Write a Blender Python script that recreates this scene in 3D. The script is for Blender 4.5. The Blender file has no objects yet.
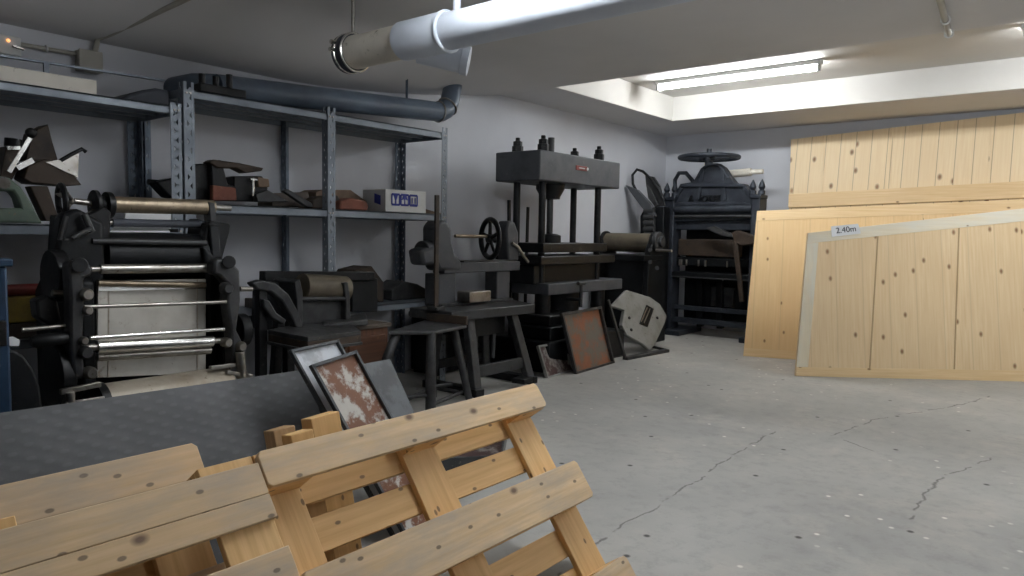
import bpy, bmesh, math, random
from mathutils import Vector, Matrix
random.seed(7)
SC = bpy.context.scene
COL = SC.collection
S = 6.0 / 7.0            # layout unit -> metre
PI = math.pi

# ------------------------------------------------------------------ camera, world, exposure
FPX, YAW, PIT, ROL, EYE = 720.0, -.680, .075, .017, 1.4
def cam_rows():
    cy, sy = math.cos(YAW), math.sin(YAW); cp, sp = math.cos(PIT), math.sin(PIT); cr, sr = math.cos(ROL), math.sin(ROL)
    Ry = Matrix(((cy, 0, -sy), (0, 1, 0), (sy, 0, cy))); Rx = Matrix(((1, 0, 0), (0, cp, -sp), (0, sp, cp)))
    Rz = Matrix(((cr, -sr, 0), (sr, cr, 0), (0, 0, 1)))
    return Rz @ Rx @ Ry
RM = cam_rows()
def w_of(row): return Vector((row[0], row[2], -row[1]))
cam_d = bpy.data.cameras.new('camera'); cam = bpy.data.objects.new('camera', cam_d); COL.objects.link(cam)
cam_d.sensor_width = 36; cam_d.lens = FPX / 1024 * 36; cam_d.clip_start = .02
r_, u_, b_ = w_of(RM[0]), -w_of(RM[1]), -w_of(RM[2])
cam.matrix_world = Matrix(((r_.x, u_.x, b_.x, 0), (r_.y, u_.y, b_.y, 0), (r_.z, u_.z, b_.z, EYE * S), (0, 0, 0, 1)))
SC.camera = cam
wd = bpy.data.worlds.new('world'); SC.world = wd; wd.use_nodes = True
wd.node_tree.nodes['Background'].inputs[0].default_value = (.75, .83, 1, 1)
wd.node_tree.nodes['Background'].inputs[1].default_value = .02
SC.view_settings.view_transform = 'Standard'; SC.view_settings.look = 'None'
SC.view_settings.exposure = 0.12; SC.view_settings.gamma = 1.0; SC.view_settings.use_curve_mapping = False
TUBE_W = 125.0            # emission strength of the fluorescent tubes in the recess
TUBE_NEAR = 110.0         # tubes on the low ceiling out of view, the right one an added light

def ray(px, py):
    c = Vector(((px - 512) / FPX, (py - 288) / FPX, 1)); d = RM.transposed() @ c
    return Vector((d[0], d[2], -d[1]))
def ax(px, py, X): d = ray(px, py); return Vector((0, 0, EYE)) + d * (X / d.x)     # point of the plane x = X
def ay(px, py, Y): d = ray(px, py); return Vector((0, 0, EYE)) + d * (Y / d.y)
def az(px, py, Z): d = ray(px, py); return Vector((0, 0, EYE)) + d * ((Z - EYE) / d.z)

# ------------------------------------------------------------------ materials
def nt(name):
    m = bpy.data.materials.new(name); m.use_nodes = True
    n = m.node_tree; b = n.nodes['Principled BSDF']
    return m, n, b
def nd(n, typ, **kw):
    x = n.nodes.new(typ)
    for k, v in kw.items():
        if k.startswith('i_'):
            key = k[2:]; key = int(key) if key.isdigit() else key
            x.inputs[key].default_value = v
        else: setattr(x, k, v)
    return x
def ramp(n, fac, stops):
    r = n.nodes.new('ShaderNodeValToRGB'); e = r.color_ramp.elements
    while len(e) < len(stops): e.new(.5)
    for el, (p, c) in zip(e, stops): el.position = p; el.color = (*c, 1) if len(c) == 3 else c
    n.links.new(fac, r.inputs[0]); return r.outputs[0]
def mix(n, fac, a, b, mode='MIX'):
    m = n.nodes.new('ShaderNodeMix'); m.data_type = 'RGBA'; m.blend_type = mode
    for v, i in ((fac, 0), (a, 6), (b, 7)):
        if hasattr(v, 'is_linked'): n.links.new(v, m.inputs[i])
        elif i == 0: m.inputs[0].default_value = v
        else: m.inputs[i].default_value = (*v, 1)
    return m.outputs[2]
def mth(n, op, a, b=None):
    m = n.nodes.new('ShaderNodeMath'); m.operation = op
    for v, i in ((a, 0), (b, 1)):
        if v is None: continue
        if hasattr(v, 'is_linked'): n.links.new(v, m.inputs[i])
        else: m.inputs[i].default_value = v
    return m.outputs[0]
def coords(n, which='Object', scale=(1, 1, 1)):
    t = n.nodes.new('ShaderNodeTexCoord'); mp = n.nodes.new('ShaderNodeMapping'); mp.inputs['Scale'].default_value = scale
    n.links.new(t.outputs[which], mp.inputs[0]); return mp.outputs[0]
def noise(n, v, scale, detail=4, rough=.6):
    x = nd(n, 'ShaderNodeTexNoise', i_Scale=scale, i_Detail=detail, i_Roughness=rough); n.links.new(v, x.inputs['Vector']); return x.outputs[0]
def bump(n, b, h, st=.2, dist=.01):
    x = nd(n, 'ShaderNodeBump', i_Strength=st, i_Distance=dist); n.links.new(h, x.inputs['Height']); n.links.new(x.outputs[0], b.inputs['Normal'])
def worn(name, base, alt, rough=.5, metal=0.0, scale=9, amt=(.45, .7), fleck=None, spec=.32):
    """a paint or metal with blotches of a second colour and optional small flecks"""
    m, n, b = nt(name); v = coords(n)
    c = mix(n, ramp(n, noise(n, v, scale), [(amt[0], (0, 0, 0)), (amt[1], (1, 1, 1))]), base, alt)
    if fleck: c = mix(n, ramp(n, noise(n, v, scale * 5, 6, .7), [(.6, (0, 0, 0)), (.7, (1, 1, 1))]), c, fleck)
    n.links.new(c, b.inputs['Base Color']); b.inputs['Metallic'].default_value = metal
    b.inputs['Specular IOR Level'].default_value = spec
    rr = nd(n, 'ShaderNodeMapRange', i_3=rough - .12, i_4=rough + .15); n.links.new(noise(n, v, scale * 2), rr.inputs[0]); n.links.new(rr.outputs[0], b.inputs['Roughness'])
    bump(n, b, noise(n, v, scale * 6), .15, .004)
    return m
def wood(name, light, dark, knot=(.16, .07, .03), plank=0, seam=.35, grey=None, kn=1.0, nails=False):
    """pine: UV u runs along the board, v across; plank > 0 glues strips of that width"""
    m, n, b = nt(name); t = n.nodes.new('ShaderNodeTexCoord'); sp = n.nodes.new('ShaderNodeSeparateXYZ'); n.links.new(t.outputs['UV'], sp.inputs[0])
    u, v = sp.outputs[0], sp.outputs[1]
    if plank:
        idx = mth(n, 'FLOOR', mth(n, 'DIVIDE', v, plank)); fr = mth(n, 'FRACT', mth(n, 'DIVIDE', v, plank))
        wn = nd(n, 'ShaderNodeTexWhiteNoise', noise_dimensions='1D'); n.links.new(idx, wn.inputs['W']); rnd = wn.outputs['Value']
        u2 = mth(n, 'ADD', u, mth(n, 'MULTIPLY', rnd, 37.0))
    else: u2 = u; rnd = None
    def cmb(su, sv):
        c = n.nodes.new('ShaderNodeCombineXYZ'); n.links.new(mth(n, 'MULTIPLY', u2, su), c.inputs[0]); n.links.new(mth(n, 'MULTIPLY', v, sv), c.inputs[1]); return c.outputs[0]
    g = noise(n, cmb(1.2, 28), 1.6, 5, .6)
    col = mix(n, ramp(n, g, [(.3, (0, 0, 0)), (.72, (1, 1, 1))]), light, dark)
    col = mix(n, mth(n, 'MULTIPLY', ramp(n, noise(n, cmb(.8, 2.5), 1.5, 3), [(.4, (0, 0, 0)), (.7, (1, 1, 1))]), .45), col, dark)
    if grey: col = mix(n, mth(n, 'MULTIPLY', ramp(n, noise(n, cmb(1.6, 5), 1.3, 6, .65), [(.42, (0, 0, 0)), (.68, (1, 1, 1))]), .75), col, grey)
    if rnd is not None: col = mix(n, mth(n, 'MULTIPLY', rnd, .5), col, [.78 * a + .22 * c for a, c in zip(dark, light)])
    vo = nd(n, 'ShaderNodeTexVoronoi', voronoi_dimensions='2D', i_Scale=1.0); n.links.new(cmb(2.3, 3.6), vo.inputs['Vector'])
    kmask = ramp(n, vo.outputs['Distance'], [(.02 * kn, (1, 1, 1)), (.062 * kn, (0, 0, 0))])
    ks = n.nodes.new('ShaderNodeSeparateColor'); n.links.new(vo.outputs['Color'], ks.inputs[0]); kmask = mth(n, 'MULTIPLY', kmask, mth(n, 'GREATER_THAN', ks.outputs[0], .45))
    col = mix(n, mth(n, 'MULTIPLY', kmask, .9), col, knot)
    if nails:
        vo2 = nd(n, 'ShaderNodeTexVoronoi', voronoi_dimensions='2D', i_Scale=1.0); n.links.new(cmb(5, 9), vo2.inputs['Vector'])
        col = mix(n, mth(n, 'MULTIPLY', ramp(n, vo2.outputs['Distance'], [(.045, (1, 1, 1)), (.065, (0, 0, 0))]), .7), col, (.05, .03, .02))
    if plank:
        e = mth(n, 'MINIMUM', fr, mth(n, 'SUBTRACT', 1.0, fr))
        col = mix(n, mth(n, 'MULTIPLY', ramp(n, e, [(.008, (1, 1, 1)), (.03, (0, 0, 0))]), seam), col, (.2, .12, .06))
    n.links.new(col, b.inputs['Base Color']); b.inputs['Roughness'].default_value = .62
    bump(n, b, g, .12, .004)
    return m
def wallpaint(name, c1, c2, sc=1.2):
    m, n, b = nt(name); v = coords(n)
    c = mix(n, ramp(n, noise(n, v, sc, 6, .6), [(.4, (0, 0, 0)), (.75, (1, 1, 1))]), c1, c2)
    n.links.new(c, b.inputs['Base Color']); b.inputs['Roughness'].default_value = .75; bump(n, b, noise(n, v, 30), .08, .004); return m
def emit(name, col, st):
    m, n, b = nt(name); b.inputs['Emission Color'].default_value = (*col, 1); b.inputs['Emission Strength'].default_value = st
    b.inputs['Base Color'].default_value = (.9, .9, .9, 1); return m

def concrete():
    m, n, b = nt('concrete_floor'); v = coords(n)
    c = mix(n, ramp(n, noise(n, v, .9, 8, .65), [(.35, (0, 0, 0)), (.7, (1, 1, 1))]), (.42, .41, .38), (.30, .295, .278))
    c = mix(n, mth(n, 'MULTIPLY', ramp(n, noise(n, v, 2.6, 6, .7), [(.52, (0, 0, 0)), (.72, (1, 1, 1))]), .55), c, (.50, .465, .41))
    c = mix(n, mth(n, 'MULTIPLY', ramp(n, noise(n, v, 14, 6, .75), [(.5, (0, 0, 0)), (.75, (1, 1, 1))]), .5), c, (.22, .215, .205))
    vo = nd(n, 'ShaderNodeTexVoronoi', voronoi_dimensions='2D', i_Scale=4.5); n.links.new(v, vo.inputs['Vector'])
    patch = ramp(n, noise(n, v, 1.3, 3), [(.5, (0, 0, 0)), (.6, (1, 1, 1))])
    c = mix(n, mth(n, 'MULTIPLY', ramp(n, vo.outputs['Distance'], [(.03, (1, 1, 1)), (.06, (0, 0, 0))]), patch), c, (.74, .71, .65))
    vd = nd(n, 'ShaderNodeTexVoronoi', voronoi_dimensions='2D', i_Scale=1.5); n.links.new(v, vd.inputs['Vector'])
    c = mix(n, ramp(n, vd.outputs['Distance'], [(.012, (1, 1, 1)), (.026, (0, 0, 0))]), c, (.06, .055, .05))
    # hairline cracks: distance to line segments, wobbled by noise and broken up
    nz = nd(n, 'ShaderNodeTexNoise', i_Scale=7, i_Detail=5); n.links.new(v, nz.inputs['Vector'])
    wob = nd(n, 'ShaderNodeVectorMath', operation='MULTIPLY_ADD'); n.links.new(nz.outputs['Color'], wob.inputs[0]); wob.inputs[1].default_value = (.1, .1, 0); n.links.new(v, wob.inputs[2])
    brk = ramp(n, noise(n, v, 9, 2), [(.42, (0, 0, 0)), (.5, (1, 1, 1))])
    FC = Vector(((WX + RX) / 2, (BY + FY) / 2, -.1)) * S
    pts = [[(600, 540), (653, 508), (682, 489), (741, 451), (775, 432)], [(832, 436), (877, 419), (954, 406), (990, 396)], [(842, 440), (875, 452)], [(935, 480), (1000, 455)], [(912, 520), (935, 480)], [(560, 575), (600, 540)]]
    for line in pts:
        w = [az(x, y, 0) * S for x, y in line]
        for A, B in zip(w, w[1:]):
            A = A + Vector((.05, .05, 0)) - FC; B = B + Vector((.05, .05, 0)) - FC; ab = B - A
            s1 = nd(n, 'ShaderNodeVectorMath', operation='SUBTRACT'); n.links.new(wob.outputs[0], s1.inputs[0]); s1.inputs[1].default_value = A
            dt = nd(n, 'ShaderNodeVectorMath', operation='DOT_PRODUCT'); n.links.new(s1.outputs[0], dt.inputs[0]); dt.inputs[1].default_value = ab / ab.length_squared
            cl = nd(n, 'ShaderNodeClamp'); n.links.new(dt.outputs['Value'], cl.inputs[0])
            sc = nd(n, 'ShaderNodeVectorMath', operation='SCALE'); sc.inputs[0].default_value = ab; n.links.new(cl.outputs[0], sc.inputs['Scale'])
            d = nd(n, 'ShaderNodeVectorMath', operation='DISTANCE'); n.links.new(s1.outputs[0], d.inputs[0]); n.links.new(sc.outputs[0], d.inputs[1])
            k = ramp(n, d.outputs['Value'], [(.002, (1, 1, 1)), (.007, (0, 0, 0))])
            c = mix(n, mth(n, 'MULTIPLY', mth(n, 'MULTIPLY', k, brk), .75), c, (.06, .055, .05))
    n.links.new(c, b.inputs['Base Color']); b.inputs['Roughness'].default_value = .6; b.inputs['Specular IOR Level'].default_value = .35
    bump(n, b, noise(n, v, 12, 6), .12, .006)
    return m

def matmat():
    m, n, b = nt('ribbed_rubber'); t = n.nodes.new('ShaderNodeTexCoord'); sp = n.nodes.new('ShaderNodeSeparateXYZ'); n.links.new(t.outputs['UV'], sp.inputs[0])
    c = n.nodes.new('ShaderNodeCombineXYZ'); n.links.new(sp.outputs[0], c.inputs[0]); n.links.new(sp.outputs[1], c.inputs[1])
    a = mth(n, 'SINE', mth(n, 'MULTIPLY', sp.outputs[0], 58)); q = mth(n, 'SINE', mth(n, 'MULTIPLY', sp.outputs[1], 105))
    h = mth(n, 'MULTIPLY', a, q)
    col = mix(n, ramp(n, noise(n, c.outputs[0], 3, 6, .7), [(.4, (0, 0, 0)), (.75, (1, 1, 1))]), (.062, .064, .068), (.1, .103, .109))
    col = mix(n, mth(n, 'MULTIPLY', ramp(n, h, [(.45, (0, 0, 0)), (.75, (1, 1, 1))]), .18), col, (.17, .18, .195))
    n.links.new(col, b.inputs['Base Color']); b.inputs['Roughness'].default_value = .55; bump(n, b, h, .12, .003); return m

def traymat(name, metal, rust, thr=.5, sc=5):
    m, n, b = nt(name); v = coords(n)
    f = ramp(n, noise(n, v, sc, 7, .68), [(thr - .03, (0, 0, 0)), (thr + .05, (1, 1, 1))])
    r2 = mix(n, noise(n, v, sc * 3, 6, .7), rust, [x * .5 for x in rust])
    m2 = mix(n, noise(n, v, sc * 2, 6, .7), metal, [x * .6 for x in metal])
    n.links.new(mix(n, f, m2, r2), b.inputs['Base Color'])
    b.inputs['Roughness'].default_value = .55; bump(n, b, f, .2, .004); return m

M = {}
M['iron'] = worn('black_iron', (.006, .0065, .0075), (.015, .015, .016), .4, .25, 7, fleck=(.05, .045, .04))
M['iron_dk'] = worn('deep_black_iron', (.004, .005, .006), (.01, .011, .013), .45, .25, 7, fleck=(.025, .024, .022))
M['iron_blue'] = worn('blue_black_cast_iron', (.02, .024, .032), (.04, .046, .058), .48, .15, 6, fleck=(.07, .075, .085))
M['iron_grey'] = worn('grey_cast_iron', (.05, .051, .053), (.025, .025, .026), .45, .3, 8, fleck=(.1, .09, .075))
M['iron_head'] = worn('grey_painted_iron', (.075, .079, .087), (.05, .053, .06), .52, .1, 5, fleck=(.11, .11, .11))
M['iron_brown'] = worn('rusty_dark_iron', (.05, .035, .025), (.025, .022, .02), .6, .15, 8, fleck=(.11, .07, .045))
M['steel'] = worn('worn_steel', (.38, .36, .33), (.2, .18, .15), .32, .9, 9, fleck=(.12, .09, .06))
M['chrome'] = worn('bright_steel', (.75, .74, .7), (.5, .48, .44), .2, .95, 12)
M['brass'] = worn('aged_brass_steel', (.3, .24, .17), (.2, .16, .11), .4, .7, 14, fleck=(.1, .07, .05))
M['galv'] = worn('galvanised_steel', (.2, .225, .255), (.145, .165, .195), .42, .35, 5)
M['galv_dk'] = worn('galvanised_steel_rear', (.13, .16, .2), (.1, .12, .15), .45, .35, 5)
M['zinc'] = worn('zinc_plate', (.56, .54, .49), (.4, .37, .32), .42, .25, 3.2, (.42, .72), fleck=(.3, .25, .19))
M['drum'] = worn('stained_drum', (.42, .37, .3), (.28, .23, .17), .45, .25, 5, fleck=(.14, .1, .07))
M['browndrum'] = worn('brown_roller', (.12, .1, .07), (.085, .07, .052), .45, .2, 6)
M['green'] = worn('green_enamel', (.12, .16, .125), (.08, .11, .085), .45, .05, 7, fleck=(.2, .12, .06))
M['white'] = worn('white_card', (.72, .72, .7), (.6, .6, .58), .7, 0, 5)
M['paper'] = worn('white_paper', (.8, .81, .82), (.7, .71, .72), .8, 0, 3)
M['blue'] = worn('blue_painted_steel', (.012, .035, .075), (.01, .024, .05), .45, .1, 6)
M['bluemark'] = worn('blue_print', (.05, .06, .3), (.05, .06, .25), .7, 0, 6)
M['red'] = worn('red_enamel', (.2, .035, .03), (.13, .03, .025), .5, 0, 7)
M['yellow'] = worn('yellow_enamel', (.34, .25, .05), (.2, .15, .05), .5, 0, 7)
M['brownwood'] = wood('brown_stained_wood', (.12, .045, .018), (.06, .022, .01), kn=.6)
M['darkwood'] = wood('grimy_wood', (.11, .085, .065), (.06, .045, .035), kn=.7)
M['cardboard'] = worn('brown_cardboard', (.24, .17, .12), (.17, .12, .085), .8, 0, 5)
M['redcard'] = worn('red_brown_card', (.2, .075, .05), (.13, .05, .035), .8, 0, 8, fleck=(.22, .16, .12))
M['pvc'] = worn('pale_grey_pvc', (.66, .71, .79), (.58, .63, .71), .35, 0, 3)
M['pvc_beige'] = worn('cream_pvc', (.74, .69, .6), (.64, .6, .52), .4, 0, 4, fleck=(.3, .26, .2))
M['pvc_dark'] = worn('slate_grey_pvc', (.11, .14, .18), (.085, .105, .14), .35, 0, 4)
M['rubber'] = worn('dark_rubber', (.06, .065, .08), (.04, .045, .055), .6, 0, 8)
M['plastic'] = worn('cream_plastic', (.4, .38, .33), (.33, .31, .27), .5, 0, 5)
M['pine'] = wood('pine_panel', (.86, .68, .43), (.72, .51, .28), (.22, .09, .03), plank=.27, seam=.16, kn=1.35)
M['pine_pale'] = wood('pale_pine_planks', (.90, .74, .50), (.80, .61, .37), (.2, .09, .035), plank=.19, seam=.65, kn=1.9)
M['pine_amber'] = wood('amber_pine_panel', (.86, .63, .35), (.74, .5, .24), (.22, .09, .03), plank=.3, seam=.15, kn=1.0)
M['pine_board'] = wood('pine_rail', (.86, .65, .38), (.72, .5, .25), (.22, .09, .03), kn=.9)
M['pine_seam'] = wood('dark_pine_seam', (.5, .34, .18), (.4, .26, .12), kn=.1)
M['pine_white'] = wood('plaster_smeared_pine', (.84, .76, .6), (.74, .64, .46), (.3, .2, .12), grey=(.72, .70, .62), kn=.6)
M['pal_gold'] = wood('pallet_wood', (.80, .53, .24), (.60, .35, .13), (.14, .06, .025), kn=1.0, nails=True)
M['pal_weather'] = wood('weathered_pallet_wood', (.74, .54, .32), (.54, .36, .19), (.1, .05, .03), grey=(.36, .315, .26), kn=1.0, nails=True)
M['pal_end'] = wood('sawn_wood_end', (.52, .33, .16), (.34, .2, .09), kn=.6)
M['wall'] = wallpaint('white_wall_paint', (.60, .61, .645), (.53, .54, .575))
M['ceil'] = wallpaint('ceiling_paint', (.70, .69, .69), (.62, .615, .615), .8)
M['recess'] = wallpaint('recess_paint', (.66, .64, .60), (.6, .57, .53), .8)
M['tube'] = emit('lit_fluorescent_tube', (.93, .97, 1.0), TUBE_W)
M['tube_near'] = emit('lit_fluorescent_tube_low', (.93, .97, 1.0), TUBE_NEAR)
M['orange_lamp'] = emit('orange_pilot_lamp', (1.0, .4, .12), 1.5)
WX, BY, CZ = -5.36, 10.44, 2.97      # left wall, back wall, ceiling
RX, FY = 3.2, -1.6                   # right wall and the wall behind the viewpoint
M['floor'] = concrete()
M['mat'] = matmat()
M['tray_rust'] = traymat('flaking_rust_tray', (.56, .54, .5), (.19, .068, .026), .45, 9)
M['tray_zinc'] = traymat('dull_zinc_tray', (.66, .69, .73), (.5, .52, .55), .55, 4)
M['tray_big'] = traymat('brown_rust_sheet', (.15, .135, .115), (.30, .115, .05), .47, 4)
M['tray_small'] = traymat('peeling_rust_sheet', (.36, .33, .3), (.1, .05, .045), .45, 6)
M['sheet'] = traymat('grey_metal_sheet', (.12, .13, .14), (.085, .09, .095), .5, 4)
M['plate_white'] = worn('scuffed_cream_enamel', (.25, .25, .235), (.19, .185, .17), .5, .1, 5, fleck=(.1, .09, .075))

# ------------------------------------------------------------------ mesh builder
class MB:
    def __init__(s): s.bm = bmesh.new(); s.uv = s.bm.loops.layers.uv.new('UVMap')
    def face(s, vs, uvs=None):
        try: f = s.bm.faces.new(vs)
        except ValueError: return None
        if uvs:
            for l, q in zip(f.loops, uvs): l[s.uv].uv = q
        return f
    def box(s, c, size, R=None):
        """box centred at c; R = 3x3 whose columns are the local axes"""
        c = Vector(c); R = R or Matrix.Identity(3); h = [x / 2 for x in size]
        off = (random.uniform(0, 50), random.uniform(0, 50)); order = sorted(range(3), key=lambda i: -size[i])
        loc = [Vector((sx * h[0], sy * h[1], sz * h[2])) for sx in (-1, 1) for sy in (-1, 1) for sz in (-1, 1)]
        vs = [s.bm.verts.new(c + R @ p) for p in loc]
        for q in ((0, 1, 3, 2), (4, 6, 7, 5), (0, 4, 5, 1), (2, 3, 7, 6), (0, 2, 6, 4), (1, 5, 7, 3)):
            dims = [i for i in range(3) if len({round(loc[k][i], 6) for k in q}) > 1]
            dims.sort(key=lambda i: order.index(i))
            if len(dims) < 2: dims = order[:2]
            s.face([vs[k] for k in q], [(loc[k][dims[0]] + off[0], loc[k][dims[1]] + off[1]) for k in q])
        return s
    def bar(s, p, q, w, t, up=(0, 0, 1)):
        """rectangular bar from p to q, width w across and thickness t along 'up'"""
        p, q = Vector(p), Vector(q); d = q - p; L = d.length; d.normalize(); up = Vector(up)
        sd = d.cross(up)
        if sd.length < 1e-5: sd = d.cross(Vector((1, 0, 0)))
        sd.normalize(); n = sd.cross(d)
        return s.box((p + q) / 2, (L, w, t), Matrix((d, sd, n)).transposed())
    def prism(s, pts, off):
        """closed polygon of 3D points swept by the vector off"""
        off = Vector(off); P = [Vector(p) for p in pts]; nrm = Vector((0, 0, 0))
        for a, b in zip(P, P[1:] + P[:1]): nrm += a.cross(b)
        nrm.normalize(); e1 = (P[1] - P[0]).normalized(); e2 = nrm.cross(e1)
        if abs(e1.z) < .5 and abs(e2.z) > .5: e1, e2 = e2, e1
        o = (random.uniform(0, 50), random.uniform(0, 50)); U = lambda p: (p.dot(e1) + o[0], p.dot(e2) + o[1])
        a = [s.bm.verts.new(p) for p in P]; b = [s.bm.verts.new(p + off) for p in P]
        fl = nrm.dot(off) > 0
        s.face(a[::-1] if fl else a, [U(p) for p in (P[::-1] if fl else P)])
        s.face(b if fl else b[::-1], [U(p) for p in (P if fl else P[::-1])])
        n = len(P); L = 0
        for i in range(n):
            j = (i + 1) % n; l2 = L + (P[j] - P[i]).length
            q = [a[i], a[j], b[j], b[i]]; uv = [(L, 0), (l2, 0), (l2, off.length), (L, off.length)]
            s.face(q if fl else q[::-1], uv if fl else uv[::-1]); L = l2
        return s
    def _ring(s, c, e1, e2, r, n): return [s.bm.verts.new(c + (e1 * math.cos(2 * PI * k / n) + e2 * math.sin(2 * PI * k / n)) * r) for k in range(n)]
    def lathe(s, o, axis, prof, n=20, cap=True):
        """prof = [(distance along axis, radius)]"""
        o = Vector(o); d = Vector(axis).normalized(); e1 = d.orthogonal().normalized(); e2 = d.cross(e1)
        rs = [s._ring(o + d * h, e1, e2, max(r, 1e-4), n) for h, r in prof]
        for i in range(len(rs) - 1):
            for k in range(n):
                j = (k + 1) % n; pr = 2 * PI * max(prof[i][1], prof[i + 1][1])
                s.face([rs[i][k], rs[i][j], rs[i + 1][j], rs[i + 1][k]], [(prof[i][0], k / n * pr), (prof[i][0], (k + 1) / n * pr), (prof[i + 1][0], (k + 1) / n * pr), (prof[i + 1][0], k / n * pr)])
        if cap: s.face(rs[0][::-1]); s.face(rs[-1])
        return s
    def rod(s, p, q, r, n=14, r2=None):
        p, q = Vector(p), Vector(q); return s.lathe(p, q - p, [(0, r), ((q - p).length, r if r2 is None else r2)], n)
    def tube(s, pts, r, n=10):
        pts = [Vector(p) for p in pts]; rs = []; e1 = None
        for i, p in enumerate(pts):
            d = (pts[min(i + 1, len(pts) - 1)] - pts[max(i - 1, 0)]).normalized()
            e1 = d.orthogonal().normalized() if e1 is None else (e1 - d * e1.dot(d)).normalized()
            rr = r[i] if isinstance(r, (list, tuple)) else r
            rs.append(s._ring(p, e1, d.cross(e1), rr, n))
        for a, b in zip(rs, rs[1:]):
            for k in range(n): s.face([a[k], a[(k + 1) % n], b[(k + 1) % n], b[k]])
        s.face(rs[0][::-1]); s.face(rs[-1]); return s
    def torus(s, c, axis, R, r, n=28, m=8, squash=1):
        c = Vector(c); d = Vector(axis).normalized(); e1 = d.orthogonal().normalized(); e2 = d.cross(e1); rs = []
        for k in range(n):
            a = 2 * PI * k / n; o = e1 * math.cos(a) + e2 * math.sin(a)
            rs.append([s.bm.verts.new(c + o * (R + r * math.cos(2 * PI * j / m)) + d * (r * squash * math.sin(2 * PI * j / m))) for j in range(m)])
        for k in range(n):
            a, b = rs[k], rs[(k + 1) % n]
            for j in range(m): s.face([a[j], b[j], b[(j + 1) % m], a[(j + 1) % m]])
        return s
    def ball(s, c, r, n=12):
        c = Vector(c); pr = [(-r * math.cos(PI * i / 8), r * math.sin(PI * i / 8)) for i in range(9)]
        return s.lathe(c, (0, 0, 1), pr, n)
    def build(s, name, mat, parent=None, bev=0.0, smooth=True):
        bmesh.ops.recalc_face_normals(s.bm, faces=s.bm.faces)
        o0 = parent['_o'] if parent is not None and '_o' in parent else None
        org = Vector(o0) if o0 is not None else None
        if org is None:
            xs = [v.co for v in s.bm.verts]; org = Vector(((min(v.x for v in xs) + max(v.x for v in xs)) / 2, (min(v.y for v in xs) + max(v.y for v in xs)) / 2, min(v.z for v in xs)))
        for v in s.bm.verts: v.co = (v.co - org) * S
        me = bpy.data.meshes.new(name); s.bm.to_mesh(me); s.bm.free(); me.materials.append(M[mat])
        if smooth:
            me.polygons.foreach_set('use_smooth', [True] * len(me.polygons)); me.set_sharp_from_angle(angle=math.radians(38))
        o = bpy.data.objects.new(name, me); COL.objects.link(o); o['_o'] = list(org)
        if parent is not None: o.parent = parent
        else: o.location = org * S
        if bev:
            b = o.modifiers.new('bevel', 'BEVEL'); b.width = bev * S; b.segments = 2; b.limit_method = 'ANGLE'; b.angle_limit = .7
        return o
def thing(name, label, cat, loc, group=None):
    o = bpy.data.objects.new(name, None); COL.objects.link(o); o.empty_display_size = .1
    o.location = Vector(loc) * S; o['_o'] = list(Vector(loc)); return tag(o, label, cat, group)
def tag(o, label, cat, group=None):
    o['label'] = label; o['category'] = cat
    if group: o['group'] = group
    return o
def struct(o): o['kind'] = 'structure'; return o
def dup(root, loc, label, rotz=None, group=None):
    r = root.copy(); COL.objects.link(r); r.location = Vector(loc) * S; r['label'] = label
    if rotz is not None: r.rotation_euler.z = rotz
    if group: r['group'] = group
    for ch in list(root.children):
        c = ch.copy(); COL.objects.link(c); c.parent = r
        for g in list(ch.children):
            d = g.copy(); COL.objects.link(d); d.parent = c
    return r
def pxx(pts, X): return [ax(x, y, X) for x, y in pts]
def pxy(pts, Y): return [ay(x, y, Y) for x, y in pts]
V = Vector

# ------------------------------------------------------------------ the setting
struct(MB().box(((WX + RX) / 2, (BY + FY) / 2, -.05), (RX - WX + .4, BY - FY + .4, .1)).build('floor', 'floor'))
struct(MB().box((WX - .06, (BY + FY) / 2, 1.7), (.12, BY - FY + .24, 3.4)).build('wall_left', 'wall'))
struct(MB().box(((WX + RX) / 2, BY + .06, 1.7), (RX - WX, .12, 3.4)).build('wall_back', 'wall'))
struct(MB().box((RX + .06, (BY + FY) / 2, 1.7), (.12, BY - FY + .24, 3.4)).build('wall_right', 'wall'))
struct(MB().box(((WX + RX) / 2, FY - .06, 1.7), (RX - WX, .12, 3.4)).build('wall_front', 'wall'))
# low slab before the recess: it dips towards the left wall
mb = MB(); nx, ny = 26, 20; Y1 = 6.36; g = {}
for i in range(nx + 1):
    for j in range(ny + 1):
        x = WX + (RX - WX) * (i / nx) ** 1.6; y = FY + (Y1 - FY) * j / ny
        k = min(max((-x - 4.35) / (-WX - 4.35), 0), 1); k = k * k * (3 - 2 * k)
        d = .32 if y < 3.6 else .32 * max(0, 1 - ((y - 3.6) / 2.76) ** 1.5)
        g[i, j] = mb.bm.verts.new((x, y, CZ - d * k))
for i in range(nx):
    for j in range(ny): mb.face([g[i, j], g[i + 1, j], g[i + 1, j + 1], g[i, j + 1]])
mb.box(((WX + RX) / 2, (FY + Y1) / 2, CZ + .24), (RX - WX, Y1 - FY, .44))
struct(mb.build('ceiling', 'ceil'))
RL, RB, RT, RR = -4.6, 9.1, 3.29, 2.6
mb = MB(); mb.box(((WX + RL) / 2, (Y1 + BY) / 2, CZ + .2), (RL - WX, BY - Y1, .4)); mb.box(((RL + RX) / 2, (RB + BY) / 2, CZ + .2), (RX - RL, BY - RB, .4))
mb.box(((RR + RX) / 2, (Y1 + RB) / 2, CZ + .2), (RX - RR, RB - Y1, .4))
struct(mb.build('ceiling', 'ceil'))
struct(MB().box(((RL + RR) / 2, (Y1 + RB) / 2, RT + .05), (RR - RL, RB - Y1, .1)).build('ceiling', 'recess'))
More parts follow.
